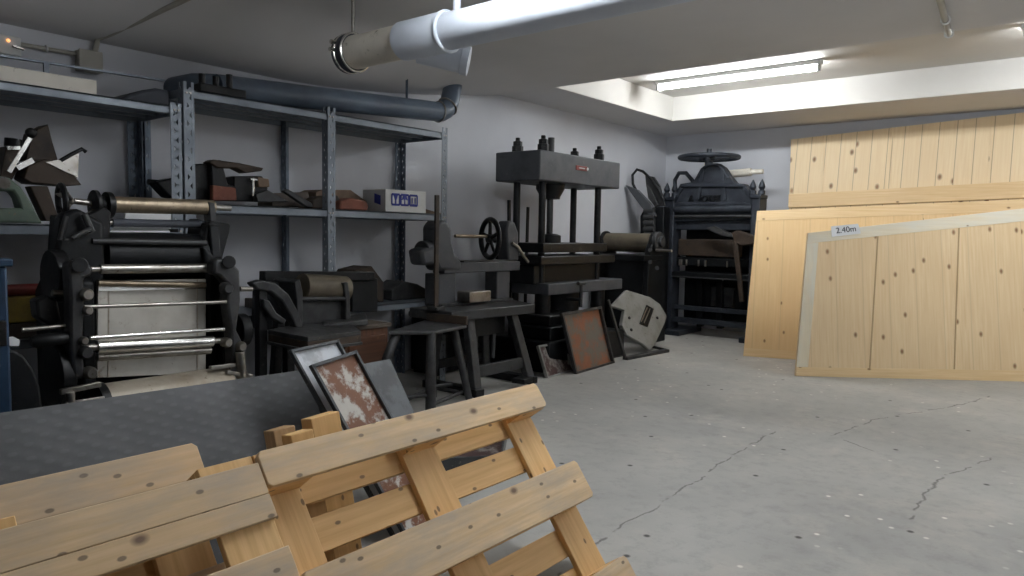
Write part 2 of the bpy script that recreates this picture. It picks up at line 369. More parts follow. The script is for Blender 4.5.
mb = MB(); mb.box((RL + .006, (Y1 + RB) / 2, (CZ + RT) / 2), (.012, RB - Y1, RT - CZ - .004)); mb.box(((RL + RR) / 2, RB - .006, (CZ + RT) / 2), (RR - RL, .012, RT - CZ - .004))
struct(mb.build('trim_1', 'recess'))

# ------------------------------------------------------------------ fluorescent lights
def tube_light(x0, x1, y, z, label, mat, dirx=True):
    t = thing('fluorescent_light', label, 'light', ((x0 + x1) / 2, y, z - .12), 'fluorescent ceiling lights')
    MB().box(((x0 + x1) / 2, y, z - .025), (x1 - x0, .075, .05)).build('housing', 'white', t, .006)
    MB().rod((x0 + .05, y, z - .09), (x1 - .05, y, z - .09), .02, 12).build('tube', mat, t)
    for x in (x0 + .03, x1 - .03): MB().box((x, y, z - .08), (.03, .06, .075)).build('lamp_holder', 'white', t, .004)
    return t
tube_light(-4.3, -2.36, 8.05, RT, 'lit fluorescent tube in the ceiling recess above the black presses', 'tube')
tube_light(-.62, 1.32, 7.75, RT, 'lit fluorescent tube in the recess at the right edge of the photo', 'tube')
tube_light(-2.75, -.81, 2.70, CZ, 'lit fluorescent tube on the low ceiling in front of the big grey pipe', 'tube_near')
tube_light(.7, 2.64, 4.9, CZ, 'added unseen fluorescent tube on the low ceiling, brightening the bare floor at the right', 'tube_near')  # added tube outside the view, brightens the floor at the right

# ------------------------------------------------------------------ boards leaning at the right
def panel(t, name, BL, BR, TL, TR, thick, mat, u0=0, u1=1, v0=0, v1=1, lift=0.0, parent=None, bev=.003):
    """slab on the quadrilateral BL-BR-TR-TL (front face), parts of it chosen by u (along) and v (up)"""
    BL, BR, TL, TR = V(BL), V(BR), V(TL), V(TR)
    q = lambda u, v: (BL * (1 - u) + BR * u) * (1 - v) + (TL * (1 - u) + TR * u) * v
    n = (BR - BL).cross(TL - BL).normalized()
    if n.y > 0: n = -n
    pts = [q(u0, v0) + n * lift, q(u1, v0) + n * lift, q(u1, v1) + n * lift, q(u0, v1) + n * lift]
    m = MB(); m.prism(pts, -n * thick)
    # uv: u along the grain.  upright boards get their grain up the slope, rails along it
    ex = (BR - BL).normalized(); ey = n.cross(ex); ey = -ey if ey.z < 0 else ey
    tall = (pts[3] - pts[0]).length > (pts[1] - pts[0]).length * .5 if name != 'rail' else (v1 - v0) > (u1 - u0)
    if name in ('planks', 'board'): tall = True
    ox = random.uniform(0, 9)
    for f in m.bm.faces:
        for l in f.loops:
            a, b = (l.vert.co - BL).dot(ex) + ox, (l.vert.co - BL).dot(ey) + ox
            l[m.uv].uv = (b, a) if tall else (a, b)
    return m.build(name, mat, parent or t, bev)
def flat(A):
    """slide the last corner in y so that the four corners share one plane"""
    BL, BR, TL, TR = [V(a) for a in A]; n = (BR - BL).cross(TL - BL); TR.y = BL.y - (n.x * (TR.x - BL.x) + n.z * (TR.z - BL.z)) / n.y
    return [BL, BR, TL, TR]
# tall panel at the back, leaning on the back wall
A = dict(BL=(-3.22, 9.93, 0), BR=(.3, 9.93, 0), TL=(-3.4, 10.33, 2.78), TR=(.3, 10.33, 2.96))
t = thing('pine_panel', 'tall pale panel of upright pine planks leaning on the back wall behind the others', 'panel', (-1.5, 10.1, 0))
panel(t, 'planks', *[A[k] for k in ('BL', 'BR', 'TL', 'TR')], .035, 'pine_pale')
panel(t, 'rail', *[A[k] for k in ('BL', 'BR', 'TL', 'TR')], .03, 'pine_board', v0=.655, v1=.722, lift=.031)
for u in (.115, .34, .63): panel(t, 'batten', *[A[k] for k in ('BL', 'BR', 'TL', 'TR')], .01, 'pine_pale', u0=u, u1=u + .007, v0=.723, v1=1, lift=.011)
# the middle one
A = [V((-3.18, 8.32, 0)), V((-.2, 9.385, 0)), ay(757, 211, 8.86), ay(1052, 198, 9.85)]; A = flat(A)
t = thing('pine_panel', 'amber pine panel standing between the tall plank panel and the front panel', 'panel', (-1.5, 8.6, 0))
panel(t, 'board', *A, .045, 'pine_amber', u0=.0, v0=.0, v1=1)
panel(t, 'rail', *A, .004, 'pine_board', v0=.0, v1=.055, lift=.0045)
panel(t, 'rail', *A, .004, 'pine_board', v0=.93, v1=1.0, lift=.0045)
# the front one: its top edge rises to the right
B_ = az(1060, 382.5, 0); A = [V((-2.31, 7.49, 0)), B_, ay(808, 233, 7.80), ay(1060, 204, B_.y + .26)]; A = flat(A)
t = thing('pine_panel', 'front pine panel with a whitish smeared top edge and two upright seams', 'panel', (-1.2, 8.5, 0))
W3 = [(az(px, 378, 0).x - A[0].x) / (A[1].x - A[0].x) for px in (868, 955)]
panel(t, 'board', *A, .04, 'pine')
panel(t, 'rail', *A, .004, 'pine_board', v0=0, v1=.062, lift=.0045)
panel(t, 'rail', *A, .004, 'pine_white', v0=.925, v1=1, lift=.0045)
panel(t, 'edge_strip', *A, .003, 'pine_white', u0=0, u1=.045, v0=.063, v1=.924, lift=.0035)
for w in W3: panel(t, 'seam_batten', *A, .003, 'pine_seam', u0=w, u1=w + .006, v0=.063, v1=.924, lift=.0045)
# paper label stuck over its top edge
a = (A[2] * .9 + A[3] * .1); ex = (A[3] - A[2]).normalized(); nn = (A[1] - A[0]).cross(A[2] - A[0]).normalized(); nn = -nn if nn.y > 0 else nn
ey = nn.cross(ex); ey = -ey if ey.z < 0 else ey
o = a + nn * .012 - ey * .07 - ex * .03
t = thing('paper_label', 'small white handwritten paper label on the top edge of the front panel', 'label', o)
MB().prism([o, o + ex * .3, o + ex * .29 + ey * .105, o + ex * .01 + ey * .11], nn * .003).build('label_sheet', 'paper', t)
def letters(txt, o, ex, ey, size, mat, parent, name='lettering', depth=.002, bold=0.0):
    cu = bpy.data.curves.new(name, 'FONT'); cu.body = txt; cu.size = size * S; cu.extrude = depth * S; cu.offset = bold
    ob = bpy.data.objects.new(name, cu); COL.objects.link(ob)
    dg = bpy.context.evaluated_depsgraph_get(); me = bpy.data.meshes.new_from_object(ob.evaluated_get(dg)); bpy.data.objects.remove(ob)
    ez = ex.cross(ey); R = Matrix((ex, ey, ez)).transposed()
    org = V(parent['_o'])
    for v in me.vertices: v.co = R @ v.co + (V(o) - org) * S
    me.materials.clear(); me.materials.append(M[mat]); me.name = name
    x = bpy.data.objects.new(name, me); COL.objects.link(x); x.parent = parent; x['_o'] = list(org); return x
M['ink'] = worn('black_ink', (.03, .03, .04), (.05, .05, .06), .8, 0, 8)
letters('2.40m', o + ex * .05 + ey * .03 + nn * .004, ex, ey, .085, 'ink', t, 'handwriting')

# ------------------------------------------------------------------ pallets in the foreground
SLN = V((-.595, 0, .8037)); NRM = V((.8037, 0, .595)); ALG = V((0, 1, 0)); K = 1.14
def pallet(o, label, ang=0.0, weather=('pal_weather', 'pal_gold'), deck_front=False):
    """europallet leaning with one long edge on the floor; o = middle of its front bottom edge"""
    o = V(o); t = thing('wooden_pallet', label, 'pallet', o, 'pallets leaning in the foreground')
    Rz = Matrix.Rotation(ang, 3, 'Z'); a = Rz @ ALG; s = Rz @ SLN; n = Rz @ NRM
    R = Matrix((a, s, n)).transposed()
    def bx(u, v, d, su, sv, sd): return o + a * (u * K) + s * (v * K) - n * (d * K), (su * K, sv * K, sd * K)
    def chamf(m, u0, u1, v0, v1, d, th, c):
        P = [(u0 + c, v0), (u1 - c, v0), (u1, v0 + c), (u1, v1 - c), (u1 - c, v1), (u0 + c, v1), (u0, v1 - c), (u0, v0 + c)]
        pts = [o + a * (p * K) + s * (q * K) - n * (d * K) for p, q in P]; m.prism(pts, -n * th * K)
        ox, oy = random.uniform(0, 30), random.uniform(0, 30)
        for f in m.bm.faces:
            for l in f.loops: w = l.vert.co - o; l[m.uv].uv = (w.dot(a) + ox, w.dot(s) + w.dot(n) + oy)
        return m
    D0, D1, D2 = (.0, .022, .1), None, None
    lay = dict(skid=0.0, block=.022, cross=.100, deck=.122) if not deck_front else dict(deck=0.0, cross=.022, block=.044, skid=.122)
    for v, w in ((.05, .1), (.4, .145), (.75, .1)):
        chamf(MB(), -.6, .6, v - w / 2, v + w / 2, lay['skid'], .022, .012).build('base_board', weather[0], t, .003)
    for v, w in ((.05, .1), (.4, .145), (.75, .1)):
        for u in (-.5275, 0, .5275):
            c, sz = bx(u, v, lay['block'] + .039, .145, w, .078); MB().box(c, sz, R).build('block', 'pal_gold', t, .003)
    for u in (-.5275, 0, .5275):
        c, sz = bx(u, .4, lay['cross'] + .011, .145, .8, .022); MB().box(c, sz, R).build('cross_board', weather[1], t, .003)
    for v, w in ((.0725, .145), (.27, .1), (.475, .145), (.655, .062), (.7295, .085)) if deck_front else ((.0725, .145), (.235, .1), (.4, .145), (.565, .1), (.7275, .145)):
        c, sz = bx(0, v, lay['deck'] + .011, 1.2, w, .022); MB().box(c, sz, R).build('deck_board', weather[0] if deck_front else weather[1], t, .003)
    return t
pallet((-1.35, 1.835, .012), 'front pallet with three base boards facing out, nearest the bare floor', .0)
pallet((-1.35, .462, .012), 'wooden pallet in the bottom left corner with closely set deck boards facing out', .0, deck_front=True)
# a chamfered plank end rises behind the left pallet
o = V((-1.62, .36, 0)) ; R = Matrix((ALG, SLN, NRM)).transposed()
pallet((-1.575, .40, .012), 'wooden pallet tucked behind the bottom left one, only its chamfered top board showing', .0)
# short wood offcuts standing behind the pallets
for k, (px, py, X, w, d, hh, lean) in enumerate([(279, 428, -2.30, .09, .07, .70, .10), (297, 432, -2.10, .09, .06, .64, .12), (320, 415, -2.28, .13, .07, .71, .1)]):
    p = ax(px, py, X); t = MB()
    b = V((p.x + .13, p.y + .04, 0)); t.bar(b + V((0, 0, .02)), p, w, d, (1, 0, 0))
    x = t.build('wood_offcut', ['pal_end', 'pal_gold', 'pal_gold'][k], None, .004)
    tag(x, ['dark-ended wood offcut, leftmost of three standing behind the pallets', 'short pale wood offcut, middle one of three standing behind the pallets', 'wide golden wood offcut beside the metal trays behind the pallets'][k], 'wood block', 'wood offcuts behind the pallets')

# dark ribbed mat standing on edge behind the pallets
mt = V((-2.93, 0, .745)); mbm = V((-2.36, 0, 0))
q = [V((-2.66, -.35, 0)), V((-2.66, 2.13, 0)), V((-3.02, 2.12, .71)), V((-3.02, -.35, .745))]
n = (q[1] - q[0]).cross(q[3] - q[0]).normalized()
m = MB(); m.prism(q, -n * .012 if n.x > 0 else n * .012)
for f in m.bm.faces:
    for l in f.loops: l[m.uv].uv = (l.vert.co.y, l.vert.co.z * 1.3)
tag(m.build('rubber_mat', 'mat'), 'dark grey ribbed sheet standing on edge behind the pallets', 'mat')

# ------------------------------------------------------------------ metal trays and frames
def tray(name, label, cat, pts, mat, rim='steel', depth=.03, rw=.016, group=None, rimname='rim'):
    """shallow tray: pts = TL, TR, BR, BL of the front face"""
    P = [V(p) for p in pts]; n = (P[1] - P[0]).cross(P[3] - P[0]).normalized()
    if n.x < 0: n = -n
    low = min(P, key=lambda p: p.z)
    t = thing(name, label, cat, low, group)
    MB().prism([p - n * depth for p in P], -n * .006).build('sheet', mat, t)
    m = MB()
    for a, b in zip(P, P[1:] + P[:1]):
        d = (b - a).normalized(); m.bar(a - d * rw / 2 - n * depth / 2, b + d * rw / 2 - n * depth / 2, rw, depth + .008, n)
    m.build(rimname, rim, t, .002); return t
def leaning(p1, p2, p3, p4, Xt, Xb):
    """pixel corners TL, TR, BR, BL; top edge in plane Xt, then continued straight down to z = 0 through Xb at the bottom pixels"""
    a, b, c, d = ax(*p1, Xt), ax(*p2, Xt), ax(*p3, Xb), ax(*p4, Xb)
    return a, b, c, d
M['rim_dark'] = worn('dark_tray_rim', (.06, .065, .07), (.1, .1, .1), .45, .4, 8, fleck=(.25, .24, .22))
def down(a, b, w):  # from top corners a,b run down the slope w until the lower one is on the floor
    s = min(a.z, b.z) / -w.z; return b + w * s, a + w * s
w = V((.36, .30, -.86))
a, b = ax(313, 366, -2.66), ax(356, 352, -2.72); c, d = down(a, b, w); tray('metal_tray', 'rimmed metal tray with flaking red-brown rust, in front of the other tray', 'tray', (a, b, c, d), 'tray_rust', 'rim_dark', .014, .016, 'metal trays behind the pallets')
a, b = ax(292, 351, -2.78), ax(338, 341, -2.84); c, d = down(a, b, w); tray('metal_tray', 'rimmed metal tray with a dull silvery zinc bottom behind the rusty one', 'tray', (a, b, c, d), 'tray_zinc', 'rim_dark', .014, .014, 'metal trays behind the pallets')
a, b = ax(352, 366, -2.86), ax(390, 359, -2.88); c, d = down(a, b, V((.42, .16, -.86))); n = (b - a).cross(d - a).normalized(); n = n if n.x > 0 else -n
tag(MB().prism([a, b, c, d], -n * .008).build('metal_sheet', 'sheet'), 'plain dark grey metal sheet leaning to the right of the rusty tray', 'sheet')
# black shallow pan lying by the small table's feet
a, b, c, d = V((-3.02, 2.75, .10)), V((-3.62, 3.55, .10)), V((-3.25, 4.0, .10)), V((-2.65, 3.2, .10))
t = thing('shallow_pan', 'dark shallow steel pan lying on the floor behind the pallet top', 'pan', (-3.1, 3.4, 0))
MB().prism([V((p.x, p.y, 0)) for p in (a, b, c, d)], (0, 0, .008)).build('pan_bottom', 'tray_small', t)
m = MB()
for p, q in ((a, b), (b, c), (c, d), (d, a)): m.bar(V((p.x, p.y, .05)), V((q.x, q.y, .05)), .014, .1)
m.build('rim', 'rim_dark', t, .003)
# rusty sheets at the foot of the hydraulic press
def onfloor(p4, p3, p1, p2, back):
    """floor pixels of the bottom corners (left, right), pixels of the top corners; the top is 'back' further to -x"""
    d, c = az(*p4, 0), az(*p3, 0); return ax(*p1, d.x - back), ax(*p2, c.x - back), c, d
pts = onfloor((548, 378), (575, 370), (539, 347), (562, 343), .12); pts = [p + V((0, 0, .006)) for p in pts]
tray('metal_tray', 'small pale-rimmed rusty tray leaning on the press base', 'tray', pts, 'tray_small', 'plate_white', .025, .022, 'rusty trays by the hydraulic press')
pts = onfloor((577, 374), (614, 363), (563, 315), (601, 308), .14); pts = [p + V((0, 0, .006)) for p in pts]
tray('metal_tray', 'large brown rusty tray in a dark frame leaning on the press', 'tray', pts, 'tray_big', 'iron_grey', .03, .03, 'rusty trays by the hydraulic press')
# open angle-iron frame with a cream machine cover resting in it
P = [az(625, 360, 0), az(667, 352, 0)]; tl = ax(608, 300, P[0].x - .16)
t = thing('steel_stand', 'bare L-shaped steel frame standing on the floor around the cream machine cover', 'frame', P[0])
m = MB(); m.bar(P[0] + V((0, 0, .018)), P[1] + V((0, 0, .018)), .07, .035); m.build('foot_rail', 'iron_grey', t, .003)
MB().bar(P[0] + V((0, 0, .02)), tl, .03, .03, (1, 0, 0)).build('upright', 'iron_grey', t, .003)
MB().bar(P[1] + V((0, 0, .02)), P[1] + V((-.35, .05, .05)), .03, .03).build('side_rail', 'iron_grey', t, .003)
X0 = P[0].x - .02
out = [(627, 290), (634, 292), (650, 297), (660, 304), (667, 316), (665, 323), (655, 345), (650, 350), (643, 344), (627, 335), (622, 325), (625, 310), (612, 306)]
def tilt(px, py): p = ax(px, py, X0); p2 = ax(px, py, X0 - (p.z) * .32); return p2
t = thing('machine_cover', 'cream enamelled machine cover with a dark slotted window, tilted in the steel frame', 'machine cover', tilt(650, 350))
nn_ = (tilt(660, 304) - tilt(627, 335)).cross(tilt(634, 292) - tilt(627, 335)).normalized(); nn_ = nn_ if nn_.x > 0 else -nn_
MB().prism([tilt(*p) for p in out], -nn_ * .05).build('cover', 'plate_white', t, .008)
MB().prism([tilt(*p) + nn_ * .014 for p in ((646, 305), (653, 309), (647, 327), (639, 324))], -nn_ * .012).build('window_slot', 'iron_dk', t, .003)
for p, q in (((649, 309), (643, 323)), ((646, 308), (640, 322))): MB().bar(tilt(*p) + nn_ * .016, tilt(*q) + nn_ * .016, .012, .008, nn_).build('slot_bar', 'steel', t)
for p in ((657, 318), (631, 330), (629, 318)): MB().rod(tilt(*p) - nn_ * .01, tilt(*p) + nn_ * .012, .018, 12).build('screw', 'iron_dk', t)

# ------------------------------------------------------------------ pipes
t = thing('drain_pipe', 'big pale grey pipe with a cream end coupling hanging under the ceiling', 'pipe', (-1, 3.13, 2.46))
Yp, Zp, r = 3.13, 2.585, .106
MB().lathe((-3.30, Yp, Zp), (1, 0, 0), [(0, r), (6.4, r)], 32).build('pipe_run', 'pvc', t)
MB().lathe((-3.92, Yp, Zp), (1, 0, 0), [(0, r + .004), (.06, r + .004), (.07, r), (.56, r)], 32).build('cream_coupling', 'pvc_beige', t)
MB().lathe((-3.43, Yp, Zp), (1, 0, 0), [(0, r + .012), (.32, r + .012), (.345, r + .002)], 32).build('sleeve', 'pvc', t)
MB().torus((-3.05, Yp, Zp), (1, 0, 0), r + .008, .012, 32).build('socket_bead', 'pvc', t)
m = MB(); m.lathe((-4.0, Yp, Zp), (1, 0, 0), [(0, r - .02), (.0, r + .02), (.1, r + .02), (.1, r)], 32); m.build('rubber_end', 'rubber', t)
for x in (-3.97, -3.90): MB().torus((x, Yp, Zp), (1, 0, 0), r + .018, .008, 32).build('pipe_clamp', 'chrome', t)
MB().rod((-3.97, Yp - .09, Zp + .05), (-3.97, Yp - .15, Zp + .05), .014).build('clamp_bolt', 'chrome', t); MB().rod((-3.97, Yp - .11, Zp), (-3.97, Yp - .16, Zp), .013).build('clamp_bolt', 'chrome', t)
MB().lathe((-3.36, Yp + .06, Zp - .05), (.74, .62, -.2), [(0, .082), (.27, .082), (.275, .09), (.32, .09)], 24).build('branch', 'pvc', t)
MB().rod((-3.93, Yp, Zp + r), (-3.93, Yp, CZ + .01), .012).build('hanger_rod', 'steel', t)
MB().rod((-2.98, Yp, Zp + r - .02), (-2.98, Yp, CZ + .01), .022).build('hanger_rod', 'pvc', t)
MB().rod((-1.0, Yp, Zp + r - .02), (-1.0, Yp, CZ + .01), .022).build('hanger_rod', 'pvc', t)
# slate pipe along the left wall
t = thing('drain_pipe', 'slate grey pipe running along the left wall above the shelves', 'pipe', (-5.0, 4, 2.4))
a, b = V((-5.0, 2.75, 2.42)), V((-5.0, 5.0, 2.56))
MB().rod(a, b, .092, 28).build('pipe_run', 'pvc_dark', t)
MB().tube([b, b + V((0, .05, .005)), b + V((0, .1, .03)), b + V((-.01, .17, .10)), b + V((-.06, .27, .30))], .092, 22).build('elbow', 'pvc_dark', t)
m = MB(); m.torus(b + V((0, .01, 0)), (0, 1, .05), .096, .008, 28); m.torus(b + V((-.005, .14, .07)), (-.05, .7, .7), .096, .01, 28); m.build('elbow_bead', 'steel', t)
MB().tube([a, a + V((-.1, -.1, 0)), a + V((-.36, -.12, 0))], .092, 22).build('elbow', 'pvc_dark', t)
MB().bar((-5.0, 4.6, 2.62), (-5.0, 4.6, 2.86), .03, .004, (0, 1, 0)).build('hanger_strap', 'galv_dk', t)
# conduits
def conduit(label, pts, r=.014, mat='plastic', clips=()):
    t = thing('conduit', label, 'conduit', V(pts[0]))
    MB().tube(pts, r, 10).build('tube', mat, t)
    for c in clips: MB().torus(V(c), (V(pts[1]) - V(pts[0])), r + .004, .007, 12, 6).build('clip', 'white', t)
    return t
conduit('thin grey conduit on the ceiling at the upper right running towards the recess', [(-.84, 5.0, CZ - .03), (-.95, 6.3, CZ - .03), (-.955, 6.37, CZ - .01), (-.957, 6.39, CZ + .08)], .022, 'plastic', [(-.915, 5.9, CZ - .03), (-.95, 6.3, CZ - .03)])
conduit('thin conduit bending from the junction box up across the dark ceiling', [(-5.33, 2.07, 2.57), (-5.30, 2.08, 2.66), (-5.2, 2.12, 2.685), (-4.6, 2.4, 2.90), (-4.3, 2.5, CZ - .015), (-3.6, 2.6, CZ - .015)], .018, 'plastic', [(-4.55, 2.42, 2.915)])
conduit('thin conduit along the left wall between the lamp box and the junction box', [(-5.33, 1.60, 2.535), (-5.33, 1.97, 2.54)], .014, 'plastic', [(-5.33, 1.78, 2.537)])
t = thing('junction_box', 'square cream junction box on the left wall above the shelves', 'box', (-5.32, 2.02, 2.44))
MB().box((-5.32, 2.025, 2.50), (.08, .14, .135)).build('box', 'plastic', t, .006); MB().box((-5.276, 2.025, 2.50), (.012, .146, .14)).build('lid', 'plastic', t, .004)
t = thing('emergency_lamp', 'pale wall lamp box with a small orange light at the upper left edge', 'lamp', (-5.31, 1.52, 2.45))
MB().box((-5.31, 1.46, 2.505), (.1, .32, .115)).build('housing', 'white', t, .008); MB().ball((-5.255, 1.55, 2.53), .010).build('pilot_light', 'orange_lamp', t); MB().bar((-5.25, 1.57, 2.50), (-5.25, 1.63, 2.49), .03, .01).build('bracket', 'steel', t)

# ------------------------------------------------------------------ shelving
def post_mesh(h, w=.07):
    """slotted angle post: two flanges, each two edge strips joined by a zigzag, corner at the origin, flanges towards -x and +y"""
    m = MB(); e = .02; p = .058; nz = int(h / p)
    for fl in (0, 1):
        A = lambda s, z: V((0, s, z)) if fl == 0 else V((-s, 0, z))
        up = (1, 0, 0) if fl == 0 else (0, 1, 0)
        for s in (e / 2, w - e / 2): m.bar(A(s, 0), A(s, h), e, .005, up)
        for k in range(nz):
            a, b = (e * .7, w - e * .7) if k % 2 else (w - e * .7, e * .7)
            m.bar(A(a, k * p), A(b, k * p + p), .034, .004, up)
    return m
def shelf_unit(name, label, y0, ys, xf, xr, h, levels, matf='galv'):
    """ys: y of the posts; levels: (z of the shelf top, lip height)"""
    t = thing(name, label, 'shelves', (xf, ys[0], 0), 'metal shelving units along the left wall')
    first = {}
    for y in ys:
        for fr in (1, 0):
            sy = -1 if y == ys[-1] else 1
            key = (fr, sy)
            if key in first:
                o = first[key].copy(); COL.objects.link(o); o.parent = t
            else:
                m = post_mesh(h)
                for v in m.bm.verts:
                    if not fr: v.co.x = -v.co.x
                    if sy < 0: v.co.y = -v.co.y
                for v in m.bm.verts: v.co += V((xf, ys[0], 0))
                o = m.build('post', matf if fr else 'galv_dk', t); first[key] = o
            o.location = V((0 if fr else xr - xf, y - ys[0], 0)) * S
    y_a, y_b = ys[0] + .006, ys[-1] - .006
    for z, lip in levels:
        m = MB(); m.box(((xf + xr) / 2, (y_a + y_b) / 2, z - .006), (xf - xr - .014, y_b - y_a, .012))
        for x in (xf - .012, xr + .012): m.box((x, (y_a + y_b) / 2, z - lip / 2), (.01, y_b - y_a, lip))
        for y in (y_a, y_b): m.box(((xf + xr) / 2, y, z - lip / 2), (xf - xr - .03, .01, lip))
        for k in range(1, 4): m.box((xr + (xf - xr) * k / 4, (y_a + y_b) / 2, z - .02), (.03, y_b - y_a - .03, .025))
        s = m.build('shelf', matf, t, .002)
    m = MB()
    for y in ys:
        for z, lip in levels:
            for d in (.018, .044): m.rod((xf - .002, y + (d if y != ys[-1] else -d), z - lip / 2), (xf + .008, y + (d if y != ys[-1] else -d), z - lip / 2), .007, 8)
    m.build('bolts', 'steel', t)
    return t
XF, XR = -4.7, -5.33
ZB = [(2.315, .055), (1.57, .06), (.78, .055)]
shelf_unit('shelving_unit', 'tall two-bay galvanised shelving unit under the slate pipe, behind the roller press', 0, (2.36, 3.50, 4.83), XF, XR, 2.36, ZB)
shelf_unit('shelving_unit', 'lower galvanised shelving unit at the left edge carrying the green machine', 0, (-.1, 1.1, 2.34), XF, XR, 2.21, [(2.19, .05), (1.41, .06), (.75, .05)])
XM = -5.0
# long pale box section and angle rail on the top shelf of the left unit
tag(MB().box((-4.79, .92, 2.2365), (.09, 1.86, .085)).build('plank', 'pvc_beige', None, .004), 'long pale boxed plank lying along the front of the top left shelf', 'plank')
tag(MB().bar((-4.99, .2, 2.350), (-4.99, 2.37, 2.398), .03, .012).bar((-4.98, .6, 2.192), (-4.98, .6, 2.362), .02, .02, (1, 0, 0)).bar((-4.98, 1.66, 2.192), (-4.98, 1.66, 2.378), .03, .02, (1, 0, 0)).build('metal_rail', 'galv', None), 'thin straight metal rail raised above the top left shelf', 'rail')
m = MB()
pts = [(2.0, 2.192), (2.08, 2.25), (2.16, 2.285), (2.24, 2.31), (2.33, 2.31), (2.335, 2.192)]
m.prism([V((-4.82, y, z)) for y, z in pts], (-.36, 0, 0))
tag(m.build('tarpaulin', 'rubber', None, .02), 'dark folded sheet heaped at the right end of the top left shelf', 'sheet')
t = thing('machine_part', 'dark cast iron fitting with upright stubs lying on top of the tall shelving unit', 'machine part', (-4.8, 2.66, 2.317))
MB().box((-4.80, 2.66, 2.348), (.14, .34, .06)).build('base', 'iron', t, .008)
for y in (2.54, 2.64, 2.74): MB().rod((-4.80, y, 2.37), (-4.80, y, 2.45 + .03 * (y > 2.65)), .022).build('stub', 'iron', t)

# green machine with bright hoppers on the left shelf
Xg = -4.78
t = thing('hopper_machine', 'green enamelled machine with folded sheet-metal hoppers on the left shelf', 'machine', (-5.0, 1.5, 1.412))
body = pxx([(0, 176), (10, 178), (22, 188), (32, 203), (42, 222.5), (0, 222.5)], Xg); hole = pxx([(0, 191), (13, 191), (18, 198), (20, 208), (0, 208)], Xg)
for p in body: p.z = max(p.z, 1.412)
left = [V((Xg, 1.0, body[0].z + .02)), V((Xg, 1.0, 1.412))]
m = MB(); top = pxx([(-25, 176), (0, 176), (10, 178), (22, 188), (32, 203), (36, 212), (22, 212), (18, 198), (13, 191), (0, 191), (-25, 191)], Xg); m.prism(top, (-.12, 0, 0))
m.build('arch', 'green', t, .012)
m = MB(); q = pxx([(-25, 208), (22, 208), (34, 209), (43, 222.5), (-25, 222.5)], Xg)
for p in q[3:]: p.z = 1.414
m.prism(q, (-.16, 0, 0)); m.build('bed', 'green', t, .012)
MB().rod(ax(4, 183, Xg + .03), ax(4, 183, Xg - .03), .032).build('pivot', 'steel', t)
MB().bar(ax(9, 172, Xg + .03), ax(30, 138, Xg + .03), .022, .012, (1, 0, 0)).build('lever', 'chrome', t)
MB().ball(ax(31, 133, Xg + .03), .03).build('lever_knob', 'iron', t)
m = MB(); m.prism(pxx([(0, 178), (6, 146), (20, 146), (18, 170), (12, 180)], Xg - .1), (-.2, 0, 0)); m.build('side_hopper', 'iron_brown', t, .004)
MB().rod(ax(13, 147, Xg - .15), ax(13.5, 139, Xg - .15), .045).build('cap', 'iron', t)
MB().bar(ax(7, 148, Xg - .09), ax(20, 148, Xg - .09), .02, .02, (1, 0, 0)).build('bright_edge', 'chrome', t)
# folded sheet hoppers: tapering bodies
def frustum(m, top, bot):
    a = [m.bm.verts.new(V(p)) for p in top]; b = [m.bm.verts.new(V(p)) for p in bot]; n = len(a)
    m.face(a); m.face(b[::-1])
    for i in range(n): m.face([a[i], b[i], b[(i + 1) % n], a[(i + 1) % n]])
    return m
def quadX(p, Xa, Xb): return p
tp = pxx([(27, 132), (49, 122), (47, 127), (34, 134)], Xg); 
m = MB(); m.prism(pxx([(26, 160), (33, 132), (48, 124), (52, 140), (58, 160), (44, 162)], Xg - .12), (-.16, 0, 0)); m.build('hood', 'iron_brown', t, .004)
m = MB(); m.prism(pxx([(28, 166), (44, 159), (64, 163), (82, 185), (70, 186), (32, 183), (24, 178)], Xg - .02), (-.18, 0, 0)); m.build('chute', 'iron_brown', t, .006)
m = MB(); m.prism(pxx([(60, 160), (79, 152), (78, 178), (70, 173)], Xg - .05), (-.02, 0, 0)); m.build('bright_flap', 'steel', t)
m = MB(); m.prism(pxx([(46, 162), (60, 160), (76, 176), (66, 172)], Xg - .01), (-.012, 0, 0)); m.build('bright_flap', 'steel', t)
MB().tube(pxx([(60, 161), (72, 154), (82, 149), (86, 152)], Xg - .04), .012).build('handle', 'iron', t)
m = MB(); m.prism(pxx([(30, 186), (48, 186), (60, 221), (46, 221)], Xg - .04), (-.1, 0, 0)); m.build('spout', 'iron_brown', t, .006)
MB().bar(ax(17, 168, Xg - .02), ax(33, 160, Xg - .02), .03, .012, (1, 0, 0)).build('bright_edge', 'chrome', t)

# things on the middle shelf of the tall unit
zs = 1.572
t = thing('bench_vice', 'dark iron vice-like clamp with a spindle, left of the slotted post on the middle shelf', 'vice', (-5.0, 2.45, zs))
m = MB(); m.prism(pxx([(156, 182), (172, 178), (180, 180), (180, 199), (170, 197), (163, 190)], -5.0), (-.14, 0, 0)); m.box((-5.06, 2.52, zs + .02), (.2, .16, .04)); m.build('body', 'iron', t, .012)
MB().rod(ax(148, 182, -5.06), ax(162, 183, -5.06), .02).build('spindle', 'iron', t)
t = thing('bench_machine', 'dark iron bench machine with a long arm and rust-brown block on the middle shelf', 'machine part', (-5.0, 2.9, zs))
Xh = -4.86
def clampz(ps, z0=zs):
    for p in ps: p.z = max(p.z, z0)
    return ps
m = MB(); m.prism(clampz(pxx([(195, 164), (210, 163), (212, 172), (208, 174), (212, 200), (194, 200)], Xh - .08)), (-.18, 0, 0)); m.build('rear_column', 'iron', t, .01)
m = MB(); m.prism(clampz(pxx([(211, 160), (222, 160), (228, 184), (235, 186), (236, 201), (213, 201)], Xh - .02)), (-.1, 0, 0)); m.build('column', 'iron', t, .01)
